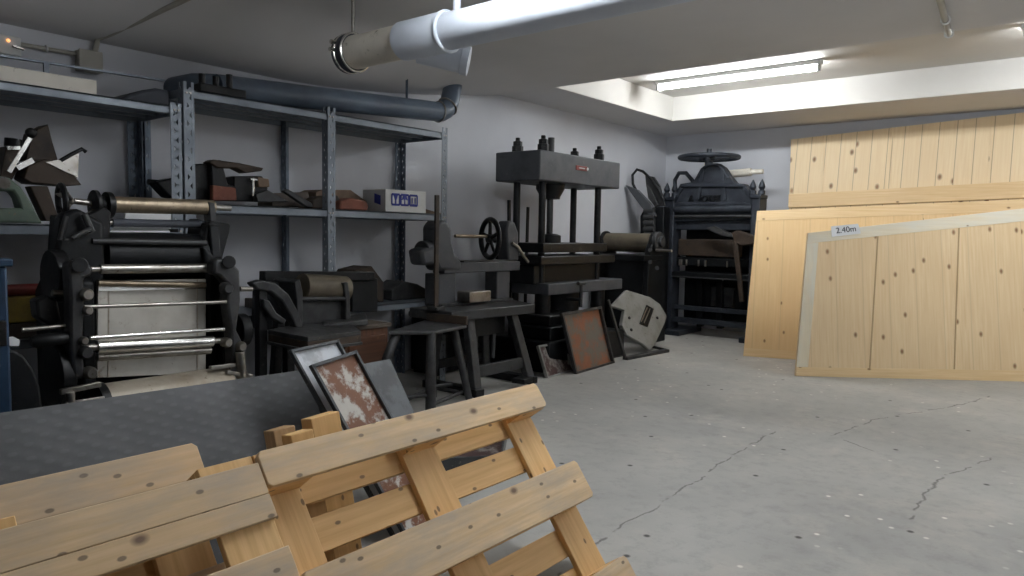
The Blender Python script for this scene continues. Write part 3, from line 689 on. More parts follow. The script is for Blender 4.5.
m = MB(); m.prism(pxx([(209, 162), (214, 159.5), (240, 163), (264, 168), (262, 171), (246, 173), (236, 168), (218, 168)], Xh), (-.1, 0, 0)); m.build('arm', 'iron_brown', t, .008)
m = MB(); m.prism(clampz(pxx([(213, 185), (236, 188), (237, 200.5), (213, 200.5)], Xh + .04)), (-.05, 0, 0)); m.build('rust_block', 'redcard', t, .006)
m = MB(); m.prism(clampz(pxx([(234, 176), (262, 176), (268, 182), (268, 202), (234, 201)], Xh - .06)), (-.12, 0, 0)); m.build('bed', 'iron', t, .008)
MB().rod(ax(253, 178, Xh - .02), clampz([ax(253, 196, Xh - .02)])[0], .012).build('bright_pin', 'chrome', t); MB().rod(ax(250, 179, Xh - .02), ax(257, 180, Xh - .02), .012).build('pin_head', 'chrome', t)
m = MB(); m.prism(clampz(pxx([(258, 177), (269, 179), (270, 187), (259, 187)], Xh - .02)), (-.05, 0, 0)); m.build('brass_block', 'cardboard', t, .006)
m = MB(); m.prism(clampz(pxx([(256, 194), (268, 190), (290, 202), (258, 202)], Xh + .02)), (-.06, 0, 0)); m.build('slide', 'iron_grey', t, .006)
def on_shelf_box(name, label, cat, pxs, X, dx, mat, bev=.004, zz=zs, group=None):
    ps = clampz(pxx(pxs, X), zz); m = MB(); m.prism(ps, (-dx, 0, 0)); return tag(m.build(name, mat, None, bev), label, cat, group)
on_shelf_box('wooden_board', 'grimy wooden board lying flat right of the bench machine on the shelf', 'board', [(272, 193), (308, 192), (312, 207), (272, 206)], -4.92, .2, 'darkwood')
on_shelf_box('iron_bar', 'dark slanted iron bar leaning beside the middle slotted post on the shelf', 'bar', [(284, 191), (288, 189), (312, 203), (313, 207), (306, 206)], -4.78, .05, 'iron_grey')
on_shelf_box('cardboard_box', 'squashed brown cardboard box with sloping lid behind the red-brown block', 'box', [(316, 192), (322, 189.5), (351, 190), (369, 203), (369, 210), (316, 211)], -4.98, .25, 'cardboard')
on_shelf_box('fabric_bundle', 'red-brown worn block in front of the squashed cardboard box', 'bundle', [(341, 201), (352, 198), (366, 201), (369, 205), (368, 212), (340, 211)], -4.74, .18, 'redcard', .015)
on_shelf_box('fabric_bundle', 'dark bundle directly behind the middle slotted post on the shelf', 'bundle', [(312, 200), (318, 196), (338, 195), (343, 203), (343, 211), (312, 210)], -4.82, .12, 'iron_brown', .015)
# white carton with three printed pictograms
t = thing('cardboard_carton', 'white carton printed with three blue square pictograms on the middle shelf', 'box', (-4.9, 4.2, zs))
c = clampz(pxx([(385.5, 193), (426, 192), (427, 211.5), (386, 213.5)], -4.74)); ztop = max(c[0].z, c[1].z); y0, y1 = c[0].y, c[1].y
zc0, zc1 = zs, ztop; xa, xb = -4.74, -5.04
MB().box(((xa + xb) / 2, (y0 + y1) / 2, (zc0 + zc1) / 2), (xa - xb, y1 - y0, zc1 - zc0)).build('carton', 'white', t, .004)
hh = zc1 - zc0; sq = hh * .46; zc = (zc0 + zc1) / 2 + hh * .06
for k in range(3):
    yc = y0 + (y1 - y0) * (.24 + .22 * k); m = MB()
    X = xa + .002
    for dy, dz, sy, sz in ((0, sq / 2, sq, .018), (0, -sq / 2, sq, .018), (sq / 2, 0, .014, sq), (-sq / 2, 0, .014, sq)): m.box((X, yc + dy, zc + dz), (.003, sy, sz))
    if k == 0:   # a goblet
        m.prism([V((X + .001, yc + a, zc + b)) for a, b in ((-.025, .04), (.025, .04), (.008, -.005), (.008, -.04), (-.008, -.04), (-.008, -.005))], (-.003, 0, 0))
    elif k == 1: # an umbrella
        m.prism([V((X + .001, yc + a, zc + b)) for a, b in ((-.035, .0), (-.02, .035), (.02, .035), (.035, 0), (.006, .005), (.006, -.04), (-.006, -.04), (-.006, .005))], (-.003, 0, 0))
    else:        # two bars for this way up
        for d in (-.018, .018): m.box((X + .001, yc + d, zc - .002), (.003, .012, .05))
        m.box((X + .001, yc, zc - .036), (.003, .06, .01))
    m.build('pictogram', 'bluemark', t)
MB().prism([V((xa - .06, y0 - .002, zc - .05)), V((xa - .14, y0 - .002, zc - .03)), V((xa - .14, y0 - .002, zc + .05)), V((xa - .06, y0 - .002, zc + .03))], (0, -.003, 0)).build('printed_mark', 'bluemark', t)
on_shelf_box('cardboard_sheet', 'thin pinkish cardboard piece at the right end of the middle shelf', 'card', [(416, 206), (436, 212), (446, 216), (444, 219), (417, 214)], -4.86, .12, 'cardboard')

# lower shelf of the tall unit
zl = .782
on_shelf_box('iron_casting', 'dark iron casting with an arched opening on the lower shelf', 'machine part', [(346, 285), (356, 270), (372, 266), (384, 282), (384, 302), (378, 302), (374, 292), (366, 290), (362, 302), (346, 300)], -4.85, .25, 'iron_brown', .01, zl)
on_shelf_box('iron_casting', 'long dark iron plate with lugs at the right of the lower shelf', 'machine part', [(392, 290), (404, 281), (418, 284), (432, 292), (432, 303), (392, 303)], -4.9, .25, 'iron_grey', .01, zl)
on_shelf_box('wooden_crate', 'dark wooden block on the lower shelf behind the curved iron arm', 'crate', [(262, 300), (284, 300), (288, 317), (262, 318)], -4.98, .25, 'darkwood', .006, zl)
t = thing('wooden_cabinet', 'red-brown stained wooden chest on the floor under the lower shelf', 'chest', (-4.6, 3.75, 0))
q = pxx([(345, 322), (388, 322), (388, 385), (345, 385)], -4.28); y0, y1 = q[0].y, q[1].y
MB().box((-4.47, (y0 + y1) / 2, .33), (.38, y1 - y0, .66)).build('carcass', 'brownwood', t, .006)
m = MB(); m.box((-4.47, (y0 + y1) / 2, .675), (.42, y1 - y0 + .04, .03)); m.build('top', 'darkwood', t, .004)
for z in (.18, .48): MB().box((-4.276, (y0 + y1) / 2, z), (.012, y1 - y0 - .06, .25)).build('drawer_front', 'brownwood', t, .004)

# ------------------------------------------------------------------ proof press with rollers (left)
t = thing('roller_press', 'big black proof press with bright rollers and an off-white plate on the left', 'printing press', (-4.2, 1.82, 0))
P_ = t
def part(name, mat, m, bev=.006, par=None): return m.build(name, mat, par or P_, bev)
yl, yr = 1.44, 2.18
# side frames: deep plates standing on feet
for y, nm in ((yl, 'l'), (yr, 'r')):
    prof = [(-4.62, 0), (-3.78, 0), (-3.78, .06), (-3.92, .14), (-3.92, .55), (-3.86, .62), (-3.86, 1.12), (-3.98, 1.24), (-4.0, 1.42), (-4.25, 1.46), (-4.32, 1.2), (-4.5, 1.05), (-4.5, .14), (-4.62, .06)]
    part('side_frame', 'iron_dk', MB().prism([V((x, y - .03, z)) for x, z in prof], (0, .06, 0)), .01)
part('cross_beam', 'iron_dk', MB().box((-4.3, (yl + yr) / 2, .25), (.12, yr - yl, .18)))
part('back_plate', 'iron_dk', MB().box((-4.3, (yl + yr) / 2, .86), (.03, yr - yl - .02, .9)))
# grey bracket arms at the front
Xb = -3.74
for pts in ([(68, 264), (72, 261), (84, 260), (94, 268), (92, 276), (84, 278), (85, 305), (83, 345), (86, 378), (74, 380), (70, 345), (70, 300)],):
    part('bracket_arm', 'iron_grey', MB().prism(pxx(pts, Xb), (-.09, 0, 0)), .014)
part('bracket_arm', 'iron_grey', MB().prism(pxx([(214, 262), (222, 258), (232, 262), (240, 270), (241, 300), (237, 330), (242, 340), (243, 366), (233, 368), (231, 330), (227, 300), (228, 284), (220, 276), (214, 274)], Xb), (-.09, 0, 0)), .014)
part('column', 'iron_dk', MB().prism(pxx([(62, 214), (78, 208), (104, 222), (106, 262), (97, 372), (60, 392), (52, 330), (56, 250)], -3.98), (-.1, 0, 0)), .02)
part('column', 'iron_dk', MB().prism(pxx([(204, 246), (222, 262), (226, 300), (228, 376), (207, 374), (207, 270)], -3.95), (-.1, 0, 0)), .02)
# upper right arm carrying the top roller
part('roller_arm', 'iron', MB().prism(pxx([(207, 226), (212, 221), (231, 224), (230, 232), (222, 262), (206, 258), (203, 240)], -4.02), (-.07, 0, 0)), .012)
part('roller_arm', 'iron', MB().prism(pxx([(88, 214), (104, 206), (112, 212), (110, 240), (98, 262), (84, 258)], -4.02), (-.07, 0, 0)), .012)
Xt = -4.1
def roller(name, mat, p, q, r, X, ends=None, X2=None):
    a, b = ax(*p, X), ax(*q, X2 or X); m = MB(); m.rod(a, b, r, 24); o = m.build(name, mat, P_)
    if ends:
        d = (b - a).normalized(); MB().rod(a - d * ends[0], a, ends[1], 14).build('journal', 'steel', o); MB().rod(b, b + d * ends[0], ends[1], 14).build('journal', 'steel', o)
    return a, b
roller('top_roller', 'brass', (112, 204.5), (213, 207.5), .044, Xt, (.11, .018))
part('roller_bearing', 'iron_grey', MB().prism(pxx([(209, 202), (215, 203), (217, 222), (211, 224)], Xt + .05), (-.08, 0, 0)), .006)
c = ax(97, 205, Xt)
part('flange', 'iron', MB().lathe(c, (0, 1, 0), [(-.03, .04), (-.02, .078), (.0, .078), (.01, .05), (.06, .04)], 24), .003)
part('flange', 'iron', MB().lathe(ax(105, 205, Xt), (0, 1, 0), [(0, .07), (.03, .07), (.04, .05)], 24), .003)
a, b = ax(74, 201, Xt), ax(97, 204, Xt); part('spindle', 'steel', MB().rod(a, b, .016), 0)
o = MB().torus(ax(62, 201, Xt), (.12, 1, .05), .08, .015, 28, 8).build('hand_wheel', 'iron', P_)
m = MB(); hb = ax(62, 201, Xt)
for k in range(3): an = 2 * PI * k / 3 + .5; m.rod(ax(72, 201, Xt), hb + V((math.cos(an), 0, math.sin(an))) * .077, .010)
m.ball(ax(71, 201, Xt), .02); m.build('spokes', 'steel', o)
roller('ink_roller', 'rubber', (112, 222.5), (207, 224.5), .022, -4.12, (.05, .014))
part('paper_tray', 'iron_grey', MB().prism([ax(112, 240, -4.05), ax(210, 242, -4.05), ax(206, 236, -4.4), ax(116, 235, -4.4)], (0, 0, -.02)), .002)
part('tie_bar', 'iron_grey', MB().rod(ax(92, 241, -3.98), ax(206, 243, -3.98), .016), 0)
part('drum', 'iron_dk', MB().rod(ax(100, 255, -4.12), ax(210, 256, -4.12), .13, 28), 0)
roller('steel_roller', 'steel', (100, 269), (215, 268), .024, -3.85, (.05, .014))
roller('thin_roller', 'brass', (98, 283), (205, 285), .016, -3.9)
pl = [ax(98, 281, -3.96), ax(206, 279, -3.96), ax(206, 373, -3.88), ax(97, 378, -3.88)]
po = part('plate_bed', 'zinc', MB().prism(pl, (-.025, 0, 0)), .003)
n_ = V((.99, 0, .1))
m = MB(); e0 = [pl[0] * (1 - u) + pl[1] * u for u in (.09, .91)]; e1 = [pl[3] * (1 - u) + pl[2] * u for u in (.09, .91)]
m.bar(e0[0] + n_ * .002, e1[0] + n_ * .002, .006, .004, n_); m.bar(e0[1] + n_ * .002, e1[1] + n_ * .002, .006, .004, n_); m.build('plate_line', 'drum', po)
MB().bar(pl[0] * .93 + pl[3] * .07 + n_ * .004, pl[1] * .93 + pl[2] * .07 + n_ * .004, .035, .012, n_).build('plate_clamp', 'chrome', po)
roller('guide_rod', 'steel', (84, 307), (226, 302), .010, Xb)
roller('guide_rod', 'chrome', (90, 338), (224, 329), .011, Xb)
roller('chrome_roller', 'chrome', (97, 347), (212, 341), .032, Xb - .03, (.09, .016))
roller('lower_roller', 'steel', (97, 357), (210, 350), .022, Xb - .06)
a, b = ax(103, 402, -3.80), ax(226, 384, -3.80)
a.z = b.z = (a.z + b.z) / 2 - .03
part('impression_cylinder', 'drum', MB().rod(a, b, .125, 32), 0)
part('ratchet_rim', 'iron', MB().lathe(a, (0, 1, 0), [(-.04, .10), (-.04, .135), (0, .135), (0, .1)], 28), 0)
for p in ((80, 265), (229, 262)): MB().rod(ax(*p, Xb + .03), ax(*p, Xb - .12), .036, 16).build('bearing_cap', 'iron_grey', P_, .004)
for p, r in (((84, 294), .03), ((85, 310), .022), ((83, 352), .032), ((81, 340), .02), ((224, 288), .034), ((238, 346), .03), ((224, 342), .028), ((240, 374), .03), ((88, 372), .03)):
    part('knob', 'steel' if r < .031 else 'iron_grey', MB().lathe(ax(*p, Xb - .02), (1, 0, 0), [(0, r), (.04, r), (.055, r * .7)], 14), 0)
part('side_spindle', 'steel', MB().rod(ax(52, 293, -3.85), ax(72, 294, -3.85), .016), 0)
part('side_spindle', 'steel', MB().rod(ax(240, 289, Xb - .03), ax(252, 289, Xb - .03), .014), 0)
part('side_spindle', 'steel', MB().rod(ax(22, 330, -3.8), ax(66, 326, -3.8), .011), 0)
part('lever_grip', 'iron', MB().lathe(ax(31, 342, -3.78), ax(66, 338, -3.78) - ax(31, 342, -3.78), [(0, .022), (.03, .035), (.16, .03), (.2, .02)], 16), 0)
part('gear_box', 'iron', MB().prism(pxx([(36, 300), (48, 296), (58, 300), (62, 322), (50, 326), (38, 318)], -3.86), (-.1, 0, 0)), .012)
part('gear_wheel', 'iron', MB().lathe(ax(56, 276, -3.98), (0, 1, 0), [(-.03, .13), (.03, .13)], 22), .004)
part('gear_wheel', 'iron', MB().lathe(ax(58, 375, -3.9), (0, 1, 0), [(-.03, .16), (.03, .16)], 22), .004)
part('gear_wheel', 'iron', MB().lathe(ax(240, 330, -4.0), (0, 1, 0), [(-.03, .1), (.03, .1)], 22), .004)
m = MB(); m.bar(ax(60, 392, -3.72), ax(100, 384, -3.72), .03, .025); m.bar(ax(66, 404, -3.70), ax(104, 398, -3.70), .02, .02); m.rod(ax(70, 392, -3.7), ax(72, 410, -3.7), .018); m.build('foot_linkage', 'steel', P_, .003)
m = MB(); m.bar(ax(226, 372, -3.72), ax(252, 376, -3.72), .03, .02); m.bar(ax(210, 368, -3.74), ax(240, 364, -3.74), .03, .02); m.rod(ax(240, 352, -3.72), ax(242, 378, -3.72), .026); m.build('foot_linkage', 'steel', P_, .003)
for k, (p, q, r, X) in enumerate([((66, 216), (60, 240), .012, -3.96), ((84, 214), (92, 232), .016, -3.94), ((72, 238), (92, 228), .012, -3.93)]):
    part('link_rod', 'iron_grey', MB().rod(ax(*p, X), ax(*q, X), r), 0)
# papers lying on its tray
for k, (z, X0, X1, px0, px1, py) in enumerate([(0, -4.14, -4.3, 112, 166, 234), (0, -4.3, -4.38, 126, 171, 219)]):
    pass
a = [ax(110, 234.5, -4.08), ax(170, 234.5, -4.08), ax(166, 227.5, -4.36), ax(116, 227, -4.36)]
tag(MB().prism([p + V((0, 0, .012)) for p in a], (0, 0, .004)).build('paper_sheet', 'paper'), 'white paper sheet lying on the roller press below the dark ink roller', 'paper')
q = [ax(124, 222, -4.36), ax(171, 223, -4.36), ax(171, 210, -4.38), ax(126, 209.5, -4.38)]
tt = thing('paper_pad', 'white paper pad propped upright behind the top roller of the press', 'paper', (-4.37, 1.9, 1.3))
lo = [V((p.x, p.y, 1.395)) for p in q[:2]]; MB().prism([lo[0], lo[1], q[2], q[3]], (-.02, 0, 0)).build('pad', 'paper', tt, .002); MB().box((-4.372, (q[0].y + q[1].y) / 2, 1.385), (.06, .34, .02)).build('backing_strip', 'iron_grey', tt)

# clutter at the far left
t = thing('machine_cabinet', 'blue painted steel machine side at the left edge of the photo', 'machine', (-3.4, .8, 0))
q = pxx([(7, 252), (7, 412)], -3.3); yb = q[0].y
MB().box((-3.42, yb - .25, .62), (.24, .5, 1.24)).build('cabinet', 'blue', t, .01); MB().box((-3.42, yb - .25, 1.255), (.28, .53, .03)).build('cap', 'blue', t, .006)
MB().box((-3.295, yb - .03, .98), (.03, .03, .1)).build('latch', 'iron', t, .004)
XH = -3.62
q = [V((XH, 1.0, 0)), *pxx([(8, 352), (14, 350), (24, 356), (34, 370), (40, 386)], XH)]; yy = q[-1].y
m = MB(); m.prism([V((XH, .95, 0)), V((XH, .95, .86))] + q[2:] + [V((XH, yy + .03, .3)), V((XH, yy + .03, 0))], (-.35, 0, 0))
tag(m.build('machine_hood', 'iron_dk', None, .01), 'dark curved machine guard standing between the blue cabinet and the roller press', 'machine guard')
zq = .752
def shelfbar(name, label, cat, pxs, X, dx, mat, bev=.006):
    m = MB(); m.prism(clampz(pxx(pxs, X), zq), (-dx, 0, 0)); return tag(m.build(name, mat, None, bev), label, cat)
m = MB(); m.box((-4.9, 1.6, .80), (.3, .9, .09)); tag(m.build('wooden_crate', 'darkwood', None, .006), 'grimy flat wooden crate under the yellow case on the lower left shelf', 'crate')
t = thing('tool_case', 'yellow flat case on the lower left shelf behind the press levers', 'case', (-4.85, 1.55, .846))
MB().box((-4.86, 1.56, .92), (.24, .52, .145)).build('case', 'yellow', t, .01); MB().box((-4.735, 1.6, .95), (.012, .12, .03)).build('handle', 'iron', t, .003)
t = thing('red_pipe', 'red painted bar with a dark clamp lying above the yellow case', 'bar', (-4.8, 1.5, .994))
MB().rod((-4.8, 1.2, 1.03), (-4.8, 1.95, 1.03), .034).build('bar', 'red', t); MB().box((-4.8, 1.9, 1.03), (.1, .09, .075)).build('clamp', 'iron', t, .008)
tag(MB().prism(pxx([(6, 338), (14, 337), (20, 340), (19, 346), (10, 346)], -3.70), (-.02, 0, 0)).bar(ax(12, 345, -3.71), V((-3.71, ax(12, 345, -3.71).y, .866)), .01, .01, (1, 0, 0)).build('paper_scrap', 'paper'), 'crumpled white scrap on top of the dark machine guard', 'paper')

# ------------------------------------------------------------------ platen machine with a curved arm and feed trays
t = P_ = thing('platen_press', 'dark iron machine with a brown roller, curved arm and wedge-shaped feed tray', 'printing press', (-4.2, 2.9, 0))
Xc = -4.2
part('curved_arm', 'iron_grey', MB().prism(pxx([(252, 283), (262, 280), (276, 283), (289, 294), (299, 312), (304, 328), (297, 330), (291, 316), (282, 301), (271, 292), (258, 290)], Xc), (-.08, 0, 0)), .012)
part('curved_arm', 'iron_grey', MB().prism(pxx([(264, 299), (270, 301), (277, 313), (287, 320), (284, 325), (272, 318), (264, 307)], Xc + .03), (-.05, 0, 0)), .01)
def legs(ps, X, w, mat='iron', d=.06, nm='leg'):
    for a, b in ps:
        p = ax(*a, X); q = ax(*b, X); s = (p.z - 0) / max(p.z - q.z, 1e-4); q = p + (q - p) * s
        MB().bar(p, q, w, d, (1, 0, 0)).build(nm, mat, P_, .006)
legs([((261, 286), (261, 390)), ((279, 320), (274, 392))], Xc - .05, .06)
part('roller', 'browndrum', MB().rod(ax(302, 287, -4.42), ax(345, 289, -4.42), .098, 28), 0)
part('drum_guard', 'iron_grey', MB().prism(pxx([(302, 301), (346, 301), (348, 330), (300, 332)], -4.36), (-.12, 0, 0)), .01)
part('guard_lip', 'iron_grey', MB().rod(ax(301, 299, -4.32), ax(347, 298.5, -4.32), .016), 0)
part('side_plate', 'iron_grey', MB().prism(pxx([(295, 282), (300, 279), (303, 292), (303, 330), (298, 332), (297, 300)], -4.3), (-.3, 0, 0)), .006)
part('side_plate', 'iron_grey', MB().prism(pxx([(344, 283), (348, 282), (350, 296), (351, 326), (346, 330), (346, 300)], -4.3), (-.3, 0, 0)), .006)
part('rear_bar', 'iron', MB().bar(ax(262, 276, -4.6), ax(372, 276, -4.6), .08, .07), .006)
part('rear_housing', 'iron_dk', MB().prism(pxx([(268, 282), (296, 282), (298, 330), (266, 330)], -4.5), (-.2, 0, 0)), .01)
part('rear_housing', 'iron_dk', MB().prism(pxx([(352, 280), (378, 278), (378, 312), (352, 312)], -4.6), (-.12, 0, 0)), .01)
# feed tray: flat wedge shelf pointing towards the viewer
e = [ax(268, 325, -4.15), ax(308, 336, -3.78), ax(361, 334, -3.9), ax(350, 326, -4.3), ax(300, 322, -4.38)]
zt = sum(p.z for p in e) / 5
for p in e: p.z = zt + (p.z - zt) * .4
part('feed_tray', 'iron_grey', MB().prism(e, (0, 0, -.03)), .004)
e2 = [e[0] + V((0, 0, -.03)), e[1] + V((0, 0, -.03)), e[2] + V((0, 0, -.03)), e[3] + V((0, 0, -.03)), e[4] + V((0, 0, -.03))]
part('tray_skirt', 'iron_brown', MB().prism(e2, (0, 0, -.05)), .004)
m = MB()
for a, b in zip(e[:2], e[1:3]): m.bar(a + V((0, 0, -.085)), b + V((0, 0, -.085)), .03, .02)
part('tray_runner', 'iron_grey', m, .003)
e = [ax(323, 322, -4.2), ax(368, 321, -4.2), ax(366, 316, -4.5), ax(322, 316, -4.5)]; z0 = sum(p.z for p in e) / 4
for p in e: p.z = z0
part('delivery_tray', 'iron_grey', MB().prism(e, (0, 0, -.045)), .01)
for y in (2.75, 3.05): part('leg', 'iron', MB().bar((-4.12, y, 0), (-4.12, y, zt - .08), .06, .06, (1, 0, 0)), .006)
part('leg', 'iron', MB().bar((-4.4, 3.16, 0), (-4.4, 3.16, z0 - .04), .06, .06, (1, 0, 0)), .006)
for a, b in (((-4.12, 2.75, .3), (-4.12, 3.05, .3)), ((-4.28, 2.62, .25), (-4.12, 2.75, .45)), ((-4.4, 3.16, .5), (-4.12, 3.05, .62))): part('stretcher', 'iron', MB().rod(a, b, .018), 0)

# ------------------------------------------------------------------ small iron stand (stool height) in front of the bench
t = P_ = thing('iron_stand', 'small iron stool-like stand with a tilted flat top in front of the wheel bench', 'stand', (-4.1, 4.0, 0))
a, b, c, d = ax(389, 326, -4.0), ax(434, 334, -3.86), ax(467, 331, -4.0), ax(424, 322, -4.42)
zt = .66
for p in (a, b, c, d): p.z = zt + (p.z - zt) * .25
part('top_plate', 'iron_grey', MB().prism([a, b, c, d], (0, 0, -.028)), .008)
part('back_fence', 'iron_brown', MB().bar(d + V((.04, 0, .03)), c + V((0, 0, .035)), .03, .07), .004)
L = [V((b.x - .03, b.y - .0, 0)), V((c.x - .05, c.y - .04, 0)), V((d.x + .1, d.y + .02, 0)), V((a.x - .03, a.y + .1, 0))]
part('leg', 'iron_grey', MB().lathe(L[0], (0, 0, 1), [(0, .042), (.3, .04), (.62, .036), (.65, .028)], 14), 0)
MB().lathe(ax(0, 0, -1) * 0 + V((L[1].x + .06, L[1].y + .07, 0)), V((-.1, -.11, .66)), [(0, .03), (.66, .034)], 12).build('leg', 'iron_grey', P_)
part('leg', 'iron', MB().rod(L[2], L[2] + V((0, 0, .63)), .03, 12), 0)
s_ = L[3]; part('leg', 'iron_grey', MB().tube([s_ + V((0, 0, .63)), s_ + V((.02, -.06, .57)), s_ + V((.03, -.13, .45)), s_ + V((.03, -.17, .25)), s_ + V((.03, -.18, 0))], .035, 12), 0)
for i, j, z in ((0, 1, .08), (0, 3, .16), (3, 2, .1), (1, 2, .08)):
    part('stretcher', 'iron_grey', MB().rod(L[i] + V((.0, 0, z)), L[j] + V((.02, -.04 if j == 3 else .02, z)), .016), 0)
part('bracket', 'iron', MB().tube([L[0] + V((-.08, .06, .62)), L[0] + V((-.08, .06, .24)), L[0] + V((-.06, .1, .2)), L[0] + V((-.03, .26, .2))], .018), 0)

# ------------------------------------------------------------------ iron bench
t = P_ = thing('iron_bench', 'dark iron workbench with splayed legs under the handwheel machine', 'bench', (-4.5, 4.9, 0))
zt = .74
part('bench_top', 'iron_grey', MB().prism([V((-4.16, 4.35, zt)), V((-4.10, 5.42, zt)), V((-4.78, 5.75, zt)), V((-4.78, 4.9, zt)), V((-4.66, 4.9, zt)), V((-4.66, 4.33, zt))], (0, 0, -.085)), .008)
for y, sx in ((4.62, 0), (5.22, .0)):
    for x0, x1 in ((-4.22, -4.06), (-4.58, -4.63)):
        part('leg', 'iron_grey', MB().bar((x0, y, zt - .085), (x1, y + .10 * (1 if y > 5 else -.6), 0), .09, .07, (1, 0, 0)), .008)
    part('foot', 'iron', MB().box((-4.345, y + .10 * (1 if y > 5 else -.6), .035), (.66, .11, .07)), .008)
part('stretcher', 'iron_grey', MB().bar((-4.12, 4.56, .20), (-4.12, 5.3, .20), .05, .1), .006)
part('stretcher', 'iron', MB().bar((-4.62, 4.56, .2), (-4.62, 5.3, .2), .04, .08), .006)
part('cross_tie', 'iron', MB().bar((-4.2, 4.65, .5), (-4.62, 5.2, .3), .03, .03), 0)
part('drawer_box', 'iron_dk', MB().box((-4.45, 4.95, .56), (.34, .5, .18)), .008)
for y in (4.8, 5.05): part('hanging_rod', 'iron_grey', MB().rod((-4.3, y, .25), (-4.3, y + .02, .66), .02), 0)
part('treadle', 'iron', MB().prism([V((-4.05, 5.02, .05)), V((-3.92, 5.05, .05)), V((-3.94, 5.2, .05)), V((-4.07, 5.18, .05))], (0, 0, .045)), .006)

# ------------------------------------------------------------------ horizontal machine with five-spoked handwheel on the bench
t = P_ = thing('handwheel_machine', 'iron spindle machine with a five-spoked handwheel standing on the workbench', 'machine', (-4.5, 4.9, zt))
Xs = -4.5
m = MB(); m.prism(pxx([(436, 227), (440, 221), (446, 220), (452, 228), (453, 243), (456, 255), (462, 260), (462, 271), (440, 271), (437, 264), (424, 266), (421, 250), (436, 245)], Xs), (-.18, 0, 0)); part('head_casting', 'iron_head', m, .03)
part('side_drum', 'iron_head', MB().rod(ax(421, 252, Xs - .1), ax(440, 252, Xs - .1), .10, 22), .01)
q = pxx([(444, 262), (520, 262), (520, 272), (444, 272)], Xs - .02); za, zb = q[0].z, q[3].z
zz1 = (q[0].z + q[1].z) / 2; zz0 = (q[2].z + q[3].z) / 2
part('bed', 'iron_head', MB().box((Xs - .09, (q[0].y + q[1].y) / 2, (zz0 + zz1) / 2), (.15, q[1].y - q[0].y, zz1 - zz0)), .01)
part('bed_rail', 'iron_grey', MB().box((Xs - .09, (q[0].y + q[1].y) / 2 + .1, zz1 + .008), (.13, (q[1].y - q[0].y) * .7, .016)), .003)
sh0, sh1 = ax(455, 236, Xs - .1), ax(497, 238, Xs - .1); sh1.z = sh0.z - .0
part('shaft', 'brass', MB().rod(sh0, sh1 + V((0, .06, 0)), .016), 0)
hub = ax(490, 238, Xs - .08); hub.z = sh0.z - .02
wa = V((.62, .78, 0)).normalized(); wR = .185
part('hand_wheel', 'iron', MB().torus(hub, (.35, .93, 0), wR, .026, 36, 10), 0)
e1 = V((.35, .93, 0)).normalized(); e2 = V((0, 0, 1)); e3 = e1.cross(e2); m = MB()
for k in range(5): an = 2 * PI * k / 5 + PI / 2; m.rod(hub, hub + (e2 * math.sin(an) + e3 * math.cos(an)) * wR, .02, 10, .016)
m.rod(hub - e1 * .03, hub + e1 * .1, .042, 18); part('spokes', 'iron', m, 0)
q = ax(506, 238, Xs - .1); q.z = hub.z
m = MB(); m.prism([V((Xs - .02, q.y - .05, zz1)), V((Xs - .02, q.y + .12, zz1)), V((Xs - .02, q.y + .10, hub.z + .06)), V((Xs - .02, q.y + .04, hub.z + .17)), V((Xs - .02, q.y - .05, hub.z + .18)), V((Xs - .02, q.y - .09, hub.z + .1))], (-.14, 0, 0)); part('tail_casting', 'iron_head', m, .02)
part('bent_lever', 'steel', MB().tube(pxx([(512, 243), (518, 247), (522, 254), (528, 262)], Xs), .016), 0)
for y0, y1 in ((q.y - .0, q.y + .1), ): part('pedestal', 'iron_head', MB().box((Xs - .12, (y0 + y1) / 2 - .15, (zt + zz0) / 2), (.16, .2, zz0 - zt)), .01)
part('pedestal', 'iron_head', MB().box((Xs - .12, ax(450, 270, Xs).y, (zt + zz0) / 2), (.18, .22, zz0 - zt)), .01)
part('base_plate', 'iron_grey', MB().box((Xs - .07, 5.05, zt + .012), (.2, 1.0, .024)), .004)
part('work_block', 'steel', MB().box((Xs + .02, 4.98, zt + .075), (.16, .3, .1)), .008)
t = thing('dark_filler_box', 'added low dark box deepening the shade against the wall behind the workbench', 'chest', (-5.1, 5.35, 0))  # added dark box, darkens the see-through gap behind the bench
MB().box((-5.1, 5.35, .3), (.36, .84, .54)).build('body', 'iron_dk', t, .012); MB().box((-5.1, 5.35, .59), (.4, .88, .05)).build('lid', 'iron', t, .01)
for y in (5.05, 5.65): MB().box((-4.915, y, .31), (.012, .05, .54)).build('strap', 'iron_grey', t, .003)
for y in (5.0, 5.7): MB().box((-5.1, y, .015), (.34, .08, .03)).build('foot', 'iron_dk', t, .003)
# upright bars
t = thing('upright_rod', 'tall slim steel rod standing in a foot at the left end of the workbench', 'rod', (-4.3, 4.42, zt))
p = ax(437, 195, -4.35); MB().bar((-4.35, p.y, zt + .03), p, .045, .02, (1, 0, 0)).build('rod', 'iron_brown', t, .004); MB().box((-4.35, p.y, zt + .016), (.12, .1, .032)).build('foot', 'iron_grey', t, .004)
tag(MB().bar(V((-5.06, ax(511, 290, -5.06).y, 0)), ax(509, 200, -5.14), .035, .03, (1, 0, 0)).build('iron_bar', 'iron', None, .004), 'straight dark iron bar leaning upright between the handwheel and the tall press', 'bar')
tag(MB().bar(V((-5.06, ax(525, 290, -5.06).y, 0)), ax(528, 207, -5.12), .04, .02, (1, 0, 0)).build('iron_bar', 'iron', None, .004), 'second leaning dark bar, closer to the tall press columns', 'bar')

